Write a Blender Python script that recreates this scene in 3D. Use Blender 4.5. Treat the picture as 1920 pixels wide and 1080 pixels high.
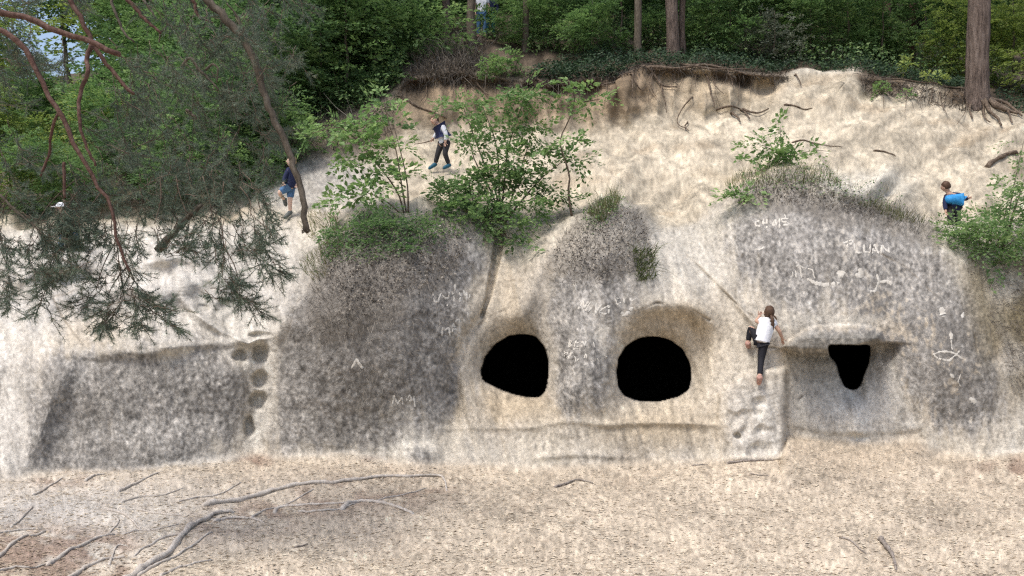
import bpy, math, random
import numpy as np
from mathutils import Vector

# ------------------------------------------------------------------ camera, sky, sun, exposure
for o in list(bpy.data.objects):
    bpy.data.objects.remove(o)
SC = bpy.context.scene
COL = SC.collection
DENOISE = False
F, CZ = 1500.0, 2.8                     # focal length in photo pixels, eye height in metres
cam = bpy.data.cameras.new("camera")
cam.sensor_width = 36.0
cam.lens = 36.0 * F / 1920.0
cam.clip_start, cam.clip_end = 0.1, 1500.0
co = bpy.data.objects.new("camera", cam)
co.location = (0, 0, CZ)
co.rotation_euler = (math.radians(90), 0, 0)
COL.objects.link(co)
SC.camera = co

SUN_EL, SUN_AZ = math.radians(64), math.radians(228)      # high, behind the camera to the left, veiled by cloud
W = bpy.data.worlds.new("World")
SC.world = W
W.use_nodes = True
wn = W.node_tree.nodes
bg = wn["Background"]
sky = wn.new("ShaderNodeTexSky")
sky.sky_type = 'NISHITA'
sky.sun_disc = False
sky.sun_elevation = SUN_EL
sky.sun_rotation = SUN_AZ
sky.air_density = 1.0
sky.dust_density = 4.0
sky.ozone_density = 0.6
W.node_tree.links.new(sky.outputs[0], bg.inputs[0])
bg.inputs[1].default_value = 0.14
sl = bpy.data.lights.new("sun", 'SUN')
sl.energy = 1.45
sl.angle = math.radians(14)
sl.color = (1.0, 0.985, 0.96)
so = bpy.data.objects.new("sun", sl)
d = Vector((math.sin(SUN_AZ) * math.cos(SUN_EL), math.cos(SUN_AZ) * math.cos(SUN_EL), math.sin(SUN_EL)))
so.rotation_euler = d.to_track_quat('Z', 'Y').to_euler()
so.location = d * 60
COL.objects.link(so)
SC.view_settings.view_transform = 'Standard'
SC.view_settings.look = 'None'
SC.view_settings.exposure = 0.68
SC.view_settings.gamma = 1.0
SC.view_settings.use_curve_mapping = False
SC.render.engine = 'CYCLES'
SC.cycles.use_denoising = DENOISE
SC.cycles.pixel_filter_type = 'BLACKMAN_HARRIS'
SC.cycles.filter_width = 1.3
SC.cycles.max_bounces = 5
SC.cycles.diffuse_bounces = 3
SC.cycles.transmission_bounces = 3
SC.cycles.caustics_reflective = SC.cycles.caustics_refractive = False

RNG = np.random.default_rng(11)

# ------------------------------------------------------------------ helpers: objects and meshes
def tag(o, label=None, cat=None, group=None, kind=None):
    if label: o["label"] = label
    if cat: o["category"] = cat
    if group: o["group"] = group
    if kind: o["kind"] = kind
    return o

def empty(name, loc, label=None, cat=None, group=None):
    o = bpy.data.objects.new(name, None)
    o.location = loc
    o.empty_display_size = 0.2
    COL.objects.link(o)
    return tag(o, label, cat, group)

def link(name, me, mat, parent=None, kind=None):
    o = bpy.data.objects.new(name, me)
    COL.objects.link(o)
    if mat is not None and not me.materials:
        for m in (mat if isinstance(mat, (list, tuple)) else [mat]):
            me.materials.append(m)
    if parent is not None:
        o.parent = parent
        o.matrix_parent_inverse = parent_inv(parent)
    if kind: o["kind"] = kind
    return o

def parent_inv(p):
    from mathutils import Matrix
    m = Matrix.LocRotScale(p.location, p.rotation_euler, p.scale)
    return m.inverted()

def np_mesh(name, V, Fc, smooth=True, tone=None, mat_idx=None, colattr="tone"):
    V = np.asarray(V, np.float32)
    Fc = np.asarray(Fc, np.int32)
    n, k = Fc.shape
    me = bpy.data.meshes.new(name)
    me.vertices.add(len(V))
    me.vertices.foreach_set("co", V.ravel())
    me.loops.add(n * k)
    me.loops.foreach_set("vertex_index", Fc.ravel())
    me.polygons.add(n)
    me.polygons.foreach_set("loop_start", np.arange(0, n * k, k, dtype=np.int32))
    me.polygons.foreach_set("loop_total", np.full(n, k, np.int32))
    me.polygons.foreach_set("use_smooth", np.full(n, smooth, bool))
    if mat_idx is not None:
        me.polygons.foreach_set("material_index", np.asarray(mat_idx, np.int32))
    if tone is not None:
        tone = np.asarray(tone, np.float32)
        if tone.ndim == 1:
            a = me.attributes.new(colattr, 'FLOAT', 'POINT')
            a.data.foreach_set("value", tone)
        else:
            a = me.attributes.new(colattr, 'FLOAT_COLOR', 'POINT')
            c = np.ones((len(V), 4), np.float32)
            c[:, :3] = tone
            a.data.foreach_set("color", c.ravel())
    me.update(calc_edges=True)
    return me

class Soup:
    """collects quads/tris pieces (as quads; tris repeat nothing: kept apart)"""
    def __init__(s):
        s.v, s.q, s.t, s.n = [], [], [], 0
    def add(s, V, Q, tone=0.5):
        V = np.asarray(V, float)
        s.v.append(V)
        s.q.append(np.asarray(Q) + s.n)
        s.t.append(np.full(len(V), tone) if np.isscalar(tone) else tone)
        s.n += len(V)
    def mesh(s, name, smooth=True):
        return np_mesh(name, np.concatenate(s.v), np.concatenate(s.q), smooth, np.concatenate(s.t))

def smooth_path(P, n):
    P = np.asarray(P, float)
    if len(P) == 2:
        t = np.linspace(0, 1, n)[:, None]
        return P[0] * (1 - t) + P[1] * t
    d = np.r_[0, np.cumsum(np.linalg.norm(np.diff(P, axis=0), axis=1))]
    t = np.linspace(0, d[-1], n)
    m = np.zeros_like(P)
    m[1:-1] = (P[2:] - P[:-2]) / (d[2:] - d[:-2])[:, None]
    m[0] = (P[1] - P[0]) / (d[1] - d[0])
    m[-1] = (P[-1] - P[-2]) / (d[-1] - d[-2])
    i = np.clip(np.searchsorted(d, t, 'right') - 1, 0, len(P) - 2)
    h = (d[i + 1] - d[i])[:, None]
    s = ((t - d[i])[:, None]) / h
    return ((2*s**3 - 3*s**2 + 1) * P[i] + (s**3 - 2*s**2 + s) * h * m[i]
            + (-2*s**3 + 3*s**2) * P[i + 1] + (s**3 - s**2) * h * m[i + 1])

def tube_geo(P, R, sides=6, rough=0.0, rng=RNG):
    """swept tube: verts, quads (ends closed by collapsing the last ring)"""
    P = np.asarray(P, float)
    n = len(P)
    R = np.broadcast_to(np.asarray(R, float), (n,)).copy()
    T = np.gradient(P, axis=0)
    T /= np.linalg.norm(T, axis=1)[:, None] + 1e-9
    up = np.array([0.31, 0.12, 0.94])
    if abs(T.mean(0) @ up) / (np.linalg.norm(T.mean(0)) + 1e-9) > 0.9:
        up = np.array([1.0, 0.1, 0.05])
    A = np.cross(T, up); A /= np.linalg.norm(A, axis=1)[:, None] + 1e-9
    B = np.cross(T, A)
    a = np.linspace(0, 2*np.pi, sides, endpoint=False)
    RR = R[:, None] * (1 + rough * rng.standard_normal((n, sides)))
    V = P[:, None, :] + RR[..., None] * (np.cos(a)[None, :, None] * A[:, None, :] + np.sin(a)[None, :, None] * B[:, None, :])
    V = V.reshape(-1, 3)
    i = np.arange(n - 1)[:, None] * sides
    j = np.arange(sides)[None, :]
    j2 = (j + 1) % sides
    Q = np.stack([i + j, i + j2, i + sides + j2, i + sides + j], -1).reshape(-1, 4)
    # end caps as quad fans through a centre vertex
    c0, c1 = len(V), len(V) + 1
    V = np.vstack([V, P[0] - T[0] * R[0] * 0.3, P[-1] + T[-1] * R[-1] * 0.6])
    caps = []
    for k in range(0, sides, 2):
        caps.append([c0, (k + 2) % sides, (k + 1) % sides, k])
        b = (n - 1) * sides
        caps.append([c1, b + k, b + (k + 1) % sides, b + (k + 2) % sides])
    return V, np.vstack([Q, np.array(caps)])

def tube_obj(name, P, R, mat, parent=None, sides=8, n=None, rough=0.06, tone=0.5):
    n = n or max(6, 4 * len(P))
    path = smooth_path(P, n)
    R = np.interp(np.linspace(0, 1, n), np.linspace(0, 1, len(np.atleast_1d(R))), np.atleast_1d(R))
    V, Q = tube_geo(path, R, sides, rough)
    return link(name, np_mesh(name, V, Q, True, np.full(len(V), tone)), mat, parent)

# ------------------------------------------------------------------ helpers: materials
def new_mat(name):
    m = bpy.data.materials.new(name)
    m.use_nodes = True
    nt = m.node_tree
    return m, nt, nt.nodes["Principled BSDF"]

def nd(nt, typ, **kw):
    n = nt.nodes.new(typ)
    for k, v in kw.items():
        if k.startswith("i_"):
            key = k[2:]
            key = int(key) if key.isdigit() else key.replace("_", " ")
            n.inputs[key].default_value = v
        else:
            setattr(n, k, v)
    return n

def ramp(nt, src, stops):
    r = nt.nodes.new("ShaderNodeValToRGB")
    e = r.color_ramp.elements
    while len(e) < len(stops):
        e.new(0.5)
    for k, (p, c) in enumerate(stops):
        e[k].position = p
        e[k].color = (*c, 1) if len(c) == 3 else c
    nt.links.new(src, r.inputs[0])
    return r

def noise_tex(nt, scale, detail=4, rough=0.6, stretch=None, coord="Object"):
    tc = nd(nt, "ShaderNodeTexCoord")
    src = tc.outputs[coord]
    if stretch:
        mp = nd(nt, "ShaderNodeMapping")
        mp.inputs["Scale"].default_value = stretch
        nt.links.new(src, mp.inputs[0])
        src = mp.outputs[0]
    n = nd(nt, "ShaderNodeTexNoise")
    n.inputs["Scale"].default_value = scale
    n.inputs["Detail"].default_value = detail
    n.inputs["Roughness"].default_value = rough
    nt.links.new(src, n.inputs["Vector"])
    return n

def mult_col(nt, a, b, fac=1.0, blend='MULTIPLY'):
    m = nd(nt, "ShaderNodeMix", data_type='RGBA', blend_type=blend)
    m.inputs[0].default_value = fac
    nt.links.new(a, m.inputs[6])
    nt.links.new(b, m.inputs[7])
    return m.outputs[2]

def terrain_mat():
    m, nt, b = new_mat("weathered_sandstone")
    L = nt.links
    at = nd(nt, "ShaderNodeAttribute", attribute_name="albedo")
    n1 = noise_tex(nt, 9, 6, 0.65)
    n2 = noise_tex(nt, 55, 5, 0.7)
    n3 = noise_tex(nt, 20, 5, 0.62, (1.0, 1.0, 0.8))
    r1 = ramp(nt, n1.outputs[0], [(0.32, (0.88, 0.87, 0.86)), (0.5, (1, 1, 1)), (0.68, (1.07, 1.07, 1.06))])
    r2 = ramp(nt, n2.outputs[0], [(0.34, (0.66, 0.65, 0.63)), (0.47, (0.98, 0.98, 0.98)), (0.66, (1.17, 1.17, 1.16))])
    r3 = ramp(nt, n3.outputs[0], [(0.34, (0.92, 0.915, 0.91)), (0.5, (1, 1, 1)), (0.66, (1.05, 1.05, 1.05))])
    c = mult_col(nt, at.outputs["Color"], r1.outputs[0])
    c = mult_col(nt, c, r2.outputs[0])
    c = mult_col(nt, c, r3.outputs[0])
    L.new(c, b.inputs["Base Color"])
    b.inputs["Roughness"].default_value = 0.95
    b.inputs["Specular IOR Level"].default_value = 0.08
    bw = nd(nt, "ShaderNodeRGBToBW")
    L.new(at.outputs["Color"], bw.inputs[0])
    mr = nd(nt, "ShaderNodeMapRange")
    for k_, v_ in enumerate((0.22, 0.42, 0.52, 0.34)):
        mr.inputs[k_ + 1].default_value = v_
    L.new(bw.outputs[0], mr.inputs[0])
    bp = nd(nt, "ShaderNodeBump")
    L.new(mr.outputs[0], bp.inputs["Strength"])
    bp.inputs["Strength"].default_value = 0.6
    bp.inputs["Distance"].default_value = 0.04
    bp2 = nd(nt, "ShaderNodeBump")
    bp2.inputs["Strength"].default_value = 0.8
    bp2.inputs["Distance"].default_value = 0.02
    L.new(mr.outputs[0], bp2.inputs["Strength"])
    L.new(n3.outputs[0], bp.inputs["Height"])
    L.new(n2.outputs[0], bp2.inputs["Height"])
    L.new(bp.outputs[0], bp2.inputs["Normal"])
    L.new(bp2.outputs[0], b.inputs["Normal"])
    return m

def leaf_mat(name, stops, trans=0.35, rough=0.55):
    m, nt, b = new_mat(name)
    L = nt.links
    at = nd(nt, "ShaderNodeAttribute", attribute_name="tone")
    oi = nd(nt, "ShaderNodeObjectInfo")
    ad = nd(nt, "ShaderNodeMath", operation='MULTIPLY_ADD')
    ad.inputs[1].default_value = 0.16
    L.new(oi.outputs["Random"], ad.inputs[0])
    sb = nd(nt, "ShaderNodeMath", operation='SUBTRACT')
    sb.inputs[1].default_value = 0.08
    L.new(at.outputs["Fac"], sb.inputs[0])
    L.new(sb.outputs[0], ad.inputs[2])
    r = ramp(nt, ad.outputs[0], stops)
    L.new(r.outputs[0], b.inputs["Base Color"])
    b.inputs["Roughness"].default_value = rough
    b.inputs["Specular IOR Level"].default_value = 0.25
    tr = nd(nt, "ShaderNodeBsdfTranslucent")
    hs = nd(nt, "ShaderNodeHueSaturation")
    hs.inputs["Value"].default_value = 1.25
    hs.inputs["Saturation"].default_value = 1.1
    L.new(r.outputs[0], hs.inputs["Color"])
    L.new(hs.outputs[0], tr.inputs[0])
    mx = nd(nt, "ShaderNodeMixShader")
    mx.inputs[0].default_value = trans
    L.new(b.outputs[0], mx.inputs[1])
    L.new(tr.outputs[0], mx.inputs[2])
    L.new(mx.outputs[0], nt.nodes["Material Output"].inputs[0])
    return m

def bark_mat(name, c0, c1, c2, scale=14, stretch=(1, 1, 0.18), bump=0.9, dist=0.03):
    m, nt, b = new_mat(name)
    L = nt.links
    n1 = noise_tex(nt, scale, 6, 0.65, stretch)
    n2 = noise_tex(nt, scale * 4, 4, 0.7)
    r = ramp(nt, n1.outputs[0], [(0.3, c0), (0.5, c1), (0.72, c2)])
    r2 = ramp(nt, n2.outputs[0], [(0.3, (0.75,) * 3), (0.7, (1.15,) * 3)])
    L.new(mult_col(nt, r.outputs[0], r2.outputs[0]), b.inputs["Base Color"])
    b.inputs["Roughness"].default_value = 0.9
    b.inputs["Specular IOR Level"].default_value = 0.15
    bp = nd(nt, "ShaderNodeBump")
    bp.inputs["Strength"].default_value = bump
    bp.inputs["Distance"].default_value = dist
    L.new(n1.outputs[0], bp.inputs["Height"])
    L.new(bp.outputs[0], b.inputs["Normal"])
    return m

def cloth_mat(name, col, rough=0.85, var=0.25):
    m, nt, b = new_mat(name)
    n = noise_tex(nt, 40, 4, 0.6)
    lo = tuple(c * (1 - var) for c in col)
    hi = tuple(min(1, c * (1 + var)) for c in col)
    r = ramp(nt, n.outputs[0], [(0.3, lo), (0.7, hi)])
    nt.links.new(r.outputs[0], b.inputs["Base Color"])
    b.inputs["Roughness"].default_value = rough
    b.inputs["Specular IOR Level"].default_value = 0.2
    bp = nd(nt, "ShaderNodeBump")
    bp.inputs["Strength"].default_value = 0.5
    bp.inputs["Distance"].default_value = 0.01
    n2 = noise_tex(nt, 18, 3, 0.5)
    nt.links.new(n2.outputs[0], bp.inputs["Height"])
    nt.links.new(bp.outputs[0], b.inputs["Normal"])
    return m

def tone_mat(name, stops, rough=0.9):
    m, nt, b = new_mat(name)
    at = nd(nt, "ShaderNodeAttribute", attribute_name="tone")
    r = ramp(nt, at.outputs["Fac"], stops)
    nt.links.new(r.outputs[0], b.inputs["Base Color"])
    b.inputs["Roughness"].default_value = rough
    b.inputs["Specular IOR Level"].default_value = 0.1
    return m

M_ROCK = terrain_mat()
M_LEAF = leaf_mat("beech_leaf", [(0.0, (0.045, 0.085, 0.040)), (0.35, (0.105, 0.180, 0.075)), (0.7, (0.18, 0.28, 0.11)), (1.0, (0.28, 0.38, 0.16))], 0.45)
M_LEAFB = leaf_mat("fresh_leaf", [(0.0, (0.065, 0.115, 0.042)), (0.4, (0.125, 0.215, 0.080)), (0.75, (0.215, 0.33, 0.125)), (1.0, (0.32, 0.43, 0.18))], 0.4)
M_LEAFY = leaf_mat("yellow_green_leaf", [(0.0, (0.10, 0.14, 0.04)), (0.4, (0.22, 0.29, 0.085)), (0.75, (0.34, 0.42, 0.13)), (1.0, (0.46, 0.52, 0.22))], 0.45)
M_LEAFG = leaf_mat("grey_green_leaf", [(0.0, (0.07, 0.09, 0.065)), (0.5, (0.14, 0.165, 0.12)), (1.0, (0.23, 0.25, 0.19))], 0.3)
M_LEAFD = leaf_mat("ivy_leaf", [(0.0, (0.012, 0.028, 0.014)), (0.5, (0.03, 0.062, 0.03)), (1.0, (0.07, 0.115, 0.055))], 0.2)
M_NEEDLE = leaf_mat("pine_needle", [(0.0, (0.05, 0.075, 0.058)), (0.45, (0.115, 0.158, 0.110)), (0.8, (0.195, 0.24, 0.17)), (1.0, (0.30, 0.32, 0.23))], 0.15)
M_PINEBARK = bark_mat("pine_bark", (0.04, 0.03, 0.026), (0.15, 0.115, 0.095), (0.25, 0.20, 0.17), 13, (1, 1, 0.14), 1.0, 0.12)
M_REDBARK = bark_mat("red_pine_bark", (0.05, 0.03, 0.024), (0.115, 0.064, 0.05), (0.185, 0.125, 0.10), 22, (1, 1, 1), 0.6, 0.01)
M_GREYBARK = bark_mat("grey_bark", (0.05, 0.042, 0.032), (0.115, 0.095, 0.072), (0.19, 0.165, 0.13), 20, (1, 1, 0.4), 0.7, 0.015)
M_ROOT = bark_mat("root_wood", (0.36, 0.31, 0.265), (0.50, 0.45, 0.39), (0.60, 0.55, 0.49), 16, (1, 1, 1), 0.7, 0.012)
M_ROOTD = bark_mat("dark_root", (0.05, 0.036, 0.026), (0.13, 0.098, 0.072), (0.24, 0.19, 0.145), 16, (1, 1, 1), 0.7, 0.012)
M_STICK = bark_mat("dead_stick", (0.12, 0.10, 0.085), (0.25, 0.215, 0.185), (0.38, 0.34, 0.30), 25, (1, 1, 1), 0.5, 0.008)
M_DRY = tone_mat("dry_stem", [(0.0, (0.055, 0.047, 0.04)), (0.45, (0.13, 0.114, 0.096)), (0.8, (0.245, 0.22, 0.185)), (1.0, (0.40, 0.36, 0.30))])
M_GRASS = leaf_mat("grass_blade", [(0.0, (0.06, 0.085, 0.03)), (0.5, (0.13, 0.16, 0.06)), (1.0, (0.30, 0.27, 0.15))], 0.25)
M_LITTER = tone_mat("leaf_litter", [(0.0, (0.10, 0.065, 0.045)), (0.3, (0.20, 0.14, 0.10)), (0.6, (0.36, 0.29, 0.215)), (1.0, (0.56, 0.49, 0.38))])
M_CARVE = tone_mat("scratched_stone", [(0.0, (0.42, 0.39, 0.34)), (0.5, (0.52, 0.49, 0.43)), (1.0, (0.62, 0.59, 0.53))], 0.95)

# ------------------------------------------------------------------ terrain: contours of the site, traced and given real distances
GS = 2.0
us = np.concatenate([[-2200, -1500, -1000, -650, -400], np.arange(-260, 2182, GS), [2320, 2600, 3000, 3600, 4300]])
vs = np.concatenate([np.arange(-160, 1182, GS), [1200, 1240, 1300, 1400, 1600, 2000, 2800, 4200]])
NU, NV = len(us), len(vs)
UU, VV = np.meshgrid(us, vs)            # [row v, col u]

def G(v):                                # level ground in front of the cliff
    return F * CZ / (np.asarray(v, float) - 540.0)

def curve(pts):
    p = np.array(pts, float)
    return np.interp(us, p[:, 0], p[:, 1]), np.interp(us, p[:, 0], p[:, 2])

C = []
base_pts = [(-500,915,11.2),(0,905,11.5),(60,893,11.9),(300,880,12.3),(440,856,12.8),(480,846,13.1),(520,858,12.9),(650,852,13.0),(760,868,12.7),(850,872,12.6),(1000,878,12.45),(1100,876,12.5),(1200,866,12.8),(1330,862,12.95),(1466,860,13.0),(1476,806,13.50),(1540,822,13.44),(1600,828,13.42),(1720,816,13.46),(1745,850,13.3),(1850,856,13.15),(1950,846,13.3),(2420,830,13.6)]
bv, bY = curve(base_pts)
C.append((np.full(NU, 4400.0), np.full(NU, float(G(4400)))))
C.append((np.full(NU, 1100.0), np.full(NU, float(G(1100)))))
kk = np.ones(91) / 91
bvs, bYs = (np.convolve(np.pad(a_, 45, mode='edge'), kk, 'valid') for a_ in (bv, bY))
bvs = np.maximum(bvs, bv - 30)
C.append((bvs + 70, np.minimum(G(bvs + 70), bYs - 0.4)))
C.append((bv, bY))
C.append(curve([(-500,800,12.2),(0,800,12.3),(60,800,12.25),(300,790,12.65),(440,780,13.1),(480,780,13.3),(520,780,13.1),(650,770,13.1),(760,800,12.9),(840,808,12.95),(960,800,12.85),(1100,795,12.8),(1200,795,13.05),(1330,790,13.15),(1460,790,13.15),(1478,790,13.42),(1600,796,13.36),(1720,790,13.45),(1760,790,13.45),(1950,780,13.5),(2420,760,13.9)]))
C.append(curve([(-500,690,14.6),(0,680,13.3),(50,690,12.75),(95,690,12.5),(300,690,12.75),(440,690,13.15),(480,690,13.4),(520,690,13.2),(650,680,12.95),(760,680,12.95),(850,690,13.2),(900,690,13.45),(960,690,13.5),(1035,690,13.25),(1090,690,13.05),(1150,690,13.25),(1230,690,13.5),(1310,690,13.4),(1400,690,13.35),(1465,690,13.35),(1500,690,13.72),(1640,690,13.78),(1700,690,13.62),(1760,690,13.5),(1950,690,13.8),(2420,680,14.4)]))
C.append(curve([(-500,600,16),(0,610,14.4),(130,640,12.95),(300,645,12.95),(440,630,13.45),(500,620,13.45),(560,600,13.2),(650,580,13.05),(760,580,13.1),(840,590,13.4),(920,590,13.7),(1010,600,13.7),(1090,590,13.25),(1160,590,13.4),(1230,570,13.55),(1310,580,13.7),(1400,600,13.75),(1480,600,13.7),(1600,600,13.75),(1750,600,13.8),(1950,600,14.2),(2420,600,15)]))
C.append(curve([(-500,520,17.5),(0,520,15.6),(200,520,14.8),(400,520,14.9),(500,510,14.8),(580,500,14.1),(650,480,13.6),(760,470,13.6),(870,470,14.0),(920,480,14.6),(990,480,14.6),(1030,490,14.0),(1130,480,13.8),(1220,480,14.1),(1290,490,14.8),(1370,490,14.6),(1450,480,14.3),(1600,470,14.2),(1750,470,14.4),(1900,500,14.8),(2420,500,16)]))
crest = curve([(-500,430,19),(0,425,17.4),(200,420,16.9),(400,420,16.7),(540,412,17.0),(600,440,15.3),(640,405,14.8),(760,385,14.8),(850,385,15),(920,400,15.6),(990,410,16),(1040,420,15.2),(1130,372,14.8),(1190,385,15),(1240,430,15.8),(1300,420,16.5),(1350,380,16.2),(1400,345,15.8),(1470,318,15.8),(1550,335,15.8),(1650,380,15.6),(1750,415,15.6),(1850,420,15.8),(1950,400,16),(2420,380,17)])
C.append(crest)
C.append(curve([(-500,420,19.5),(0,415,18),(200,410,17.5),(400,408,17.3),(540,400,17.3),(600,428,16.3),(640,393,16.8),(760,374,17),(850,374,17.2),(920,388,16.8),(990,396,16.8),(1040,408,16.5),(1130,360,17),(1190,373,17),(1240,416,16.6),(1300,402,17),(1350,367,17.3),(1400,333,17.8),(1470,304,18.3),(1550,320,18),(1650,368,17.3),(1750,403,17.2),(1850,408,17.3),(1950,388,17.5),(2420,370,18.5)]))
C.append(curve([(-500,380,22),(0,385,20),(200,380,19),(400,365,18.6),(540,340,18.6),(640,325,19.2),(820,318,19.4),(1000,310,19.5),(1150,300,19.5),(1300,300,19.3),(1400,285,19.3),(1470,268,19.5),(1560,272,19.5),(1700,300,19),(1800,330,18.8),(1950,320,19),(2420,300,20)]))
C.append(curve([(-500,340,26),(0,350,24),(200,348,23),(400,330,20.6),(500,312,20.0),(620,290,20.6),(750,275,20.9),(850,270,21.1),(1000,260,21.1),(1100,262,21.2),(1200,245,21.4),(1300,235,21.5),(1400,215,21.7),(1500,190,22),(1600,190,22),(1700,205,21.6),(1800,215,21.2),(1860,230,21),(1950,250,20.5),(2420,230,21.5)]))
edge = curve([(-500,310,30),(0,320,28),(200,310,26),(400,280,21.8),(500,245,21.0),(620,225,21.3),(720,190,21.4),(760,150,21.6),(850,135,21.7),(960,150,21.6),(1050,150,21.7),(1150,145,21.8),(1210,125,21.9),(1350,128,22),(1440,138,22.2),(1500,136,22.8),(1580,137,22.8),(1620,143,22.3),(1720,155,22),(1800,175,21.8),(1850,188,21.5),(1920,215,21.2),(2100,210,21.5),(2420,200,22)])
C.append(edge)
C.append(curve([(-500,280,36),(0,290,33),(200,280,31),(400,235,26),(620,180,25),(760,110,24.5),(830,85,24.5),(880,72,25),(960,85,25),(1100,102,25),(1200,106,24.5),(1350,113,25),(1500,124,25.2),(1600,124,25.2),(1700,136,25),(1850,165,24.5),(1950,190,25),(2420,180,26)]))
C.append(curve([(-500,205,70),(0,200,65),(300,150,55),(700,60,45),(900,10,45),(1200,20,45),(1900,60,45),(2420,80,50)]))
C.append(curve([(-500,165,140),(0,160,140),(300,110,110),(700,-100,100),(900,-180,100),(1900,-170,100),(2420,-150,100)]))
C.append((np.full(NU, -400.0), np.full(NU, 220.0)))

CV = np.array([c[0] for c in C]); CD = 1.0 / np.array([c[1] for c in C])
DISP = np.empty((NV, NU))
for i in range(NU):
    v = CV[::-1, i]; dd = CD[::-1, i]
    DISP[:, i] = np.interp(vs, v, dd)

def blur1(A, s, axis):
    r = int(3 * s + 1)
    k = np.exp(-0.5 * (np.arange(-r, r + 1) / s) ** 2); k /= k.sum()
    pad = [(0, 0), (0, 0)]; pad[axis] = (r, r)
    P = np.pad(A, pad, mode='edge')
    out = np.zeros_like(A)
    n = A.shape[axis]
    for j, w in enumerate(k):
        out += w * (P[j:j + n] if axis == 0 else P[:, j:j + n])
    return out

def blur(A, s, sv=None):
    return blur1(blur1(A, s, 1), sv or s, 0)

step_zone = np.exp(-((UU - 1471) / 14) ** 2) * (VV > 690)
sm = blur(DISP, 7, 3.0)
DISP = sm * (1 - step_zone) + blur(DISP, 0.8, 3.0) * step_zone
core_v = VV < 1180
Yd = 1.0 / DISP

def field(su, sv, seed):
    r = np.random.default_rng(seed)
    A = r.standard_normal((NV, NU))
    fu = np.fft.fftfreq(NU)[None, :]; fv = np.fft.fftfreq(NV)[:, None]
    H = np.exp(-2 * (np.pi ** 2) * ((fu * su / GS) ** 2 + (fv * sv / GS) ** 2))
    B = np.fft.ifft2(np.fft.fft2(A) * H).real
    return B / B.std()

def sheared(su, sv, seed, k):
    A = field(su, sv, seed)
    sh = np.round(k * np.arange(NV)).astype(int)
    cols = (np.arange(NU)[None, :] + sh[:, None]) % NU
    return A[np.arange(NV)[:, None], cols]

def inside(poly, X=None, Y=None):
    X = UU if X is None else X
    Y = VV if Y is None else Y
    p = np.array(poly, float)
    res = np.zeros(X.shape, bool)
    x0, y0 = p[-1]
    for x1, y1 in p:
        if y1 != y0:
            c = ((y0 > Y) != (y1 > Y)) & (X < (x1 - x0) * (Y - y0) / (y1 - y0) + x0)
            res ^= c
        x0, y0 = x1, y1
    return res

def pmask(poly, s=6):
    return blur(inside(poly).astype(float), s / GS)

def sstep(a, b, x):
    t = np.clip((x - a) / (b - a), 0, 1)
    return t * t * (3 - 2 * t)

def blob(u, v, ru, rv, p=2):
    return np.exp(-(np.abs((UU - u) / ru) ** p + np.abs((VV - v) / rv) ** p))

def seg_dist(pts):
    D = np.full(UU.shape, 1e9)
    T = np.zeros(UU.shape)
    for k in range(len(pts) - 1):
        (x0, y0), (x1, y1) = pts[k], pts[k + 1]
        L2 = (x1 - x0) ** 2 + (y1 - y0) ** 2
        t = np.clip(((UU - x0) * (x1 - x0) + (VV - y0) * (y1 - y0)) / L2, 0, 1)
        dd = np.hypot(UU - x0 - t * (x1 - x0), VV - y0 - t * (y1 - y0))
        T = np.where(dd < D, (k + t) / (len(pts) - 1), T)
        D = np.minimum(D, dd)
    return D, T

warp_u, warp_v = field(40, 40, 1) * 6, field(40, 40, 2) * 6

# cave mouths, scooped porches, footholds, crack, slab, niche, bench
cave1 = [(903,695),(912,668),(930,645),(955,630),(985,626),(1005,632),(1020,650),(1028,680),(1026,710),(1020,735),(1012,744),(985,742),(955,735),(925,722),(905,712)]
cave2 = [(1157,700),(1160,672),(1175,648),(1200,634),(1230,630),(1258,638),(1280,655),(1293,680),(1296,705),(1290,730),(1272,742),(1240,750),(1200,751),(1172,742),(1160,725)]
cave3 = [(1552,648),(1556,668),(1570,680),(1576,705),(1585,725),(1600,731),(1612,724),(1620,700),(1628,680),(1632,648)]
cm = [blur(inside(c).astype(float), 2.0) for c in (cave1, cave2, cave3)]
Yd += 0.26 * blob(968, 692, 86, 84, 3) + 0.16 * blob(975, 660, 120, 100)
for m_ in (cave1, cave2):
    Yd += 0.42 * pmask(m_, 15)
porch2 = inside([(1150,700),(1165,640),(1195,600),(1235,583),(1280,586),(1315,615),(1328,660),(1318,720),(1300,765),(1160,765)]).astype(float)
Yd += 0.30 * blur(porch2, 5) + 0.15 * blob(1240, 680, 90, 90, 3)
pil = inside([(1035,640),(1080,600),(1140,650),(1148,760),(1030,760)]).astype(float)
Yd -= 0.26 * blur(pil, 10)
for (u, v, ru, rv, dp) in [(452,668,13,13,.26),(491,664,13,16,.30),(488,712,14,15,.30),(486,754,17,16,.30),(465,800,9,18,.28),(488,630,20,6,.22),(425,592,24,26,.26),(380,580,14,8,.16),(445,612,30,24,.20),(1384,818,7,5,.15)]:
    up = np.where(VV < v, 5.0, 2.0)
    q = (((UU - u + warp_u * .4) / ru) ** 2 + ((VV - v + warp_v * .3) / rv) ** 2) ** 2.6
    Yd += 0.62 * dp * np.exp(-q)
D, T = seg_dist([(938, 440), (928, 500), (915, 560), (903, 592)])
wid = 9 - 5 * T
Yd += 0.34 * (1 - T * .6) * sstep(1.3, 0.6, D / wid) * (VV > 425)
D2, T2 = seg_dist([(903, 592), (870, 640), (850, 700), (855, 770)])
Yd += 0.12 * np.exp(-(D2 / 12) ** 2)
slab_poly = [(1468,652),(1482,638),(1512,617),(1560,611),(1628,616),(1650,628),(1650,643),(1600,654),(1560,661),(1500,660)]
slab = blur(inside(slab_poly, UU + warp_u * .5, VV + warp_v * .4).astype(float), 1.3)
slab_top = sstep(600, 640, VV)
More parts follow.
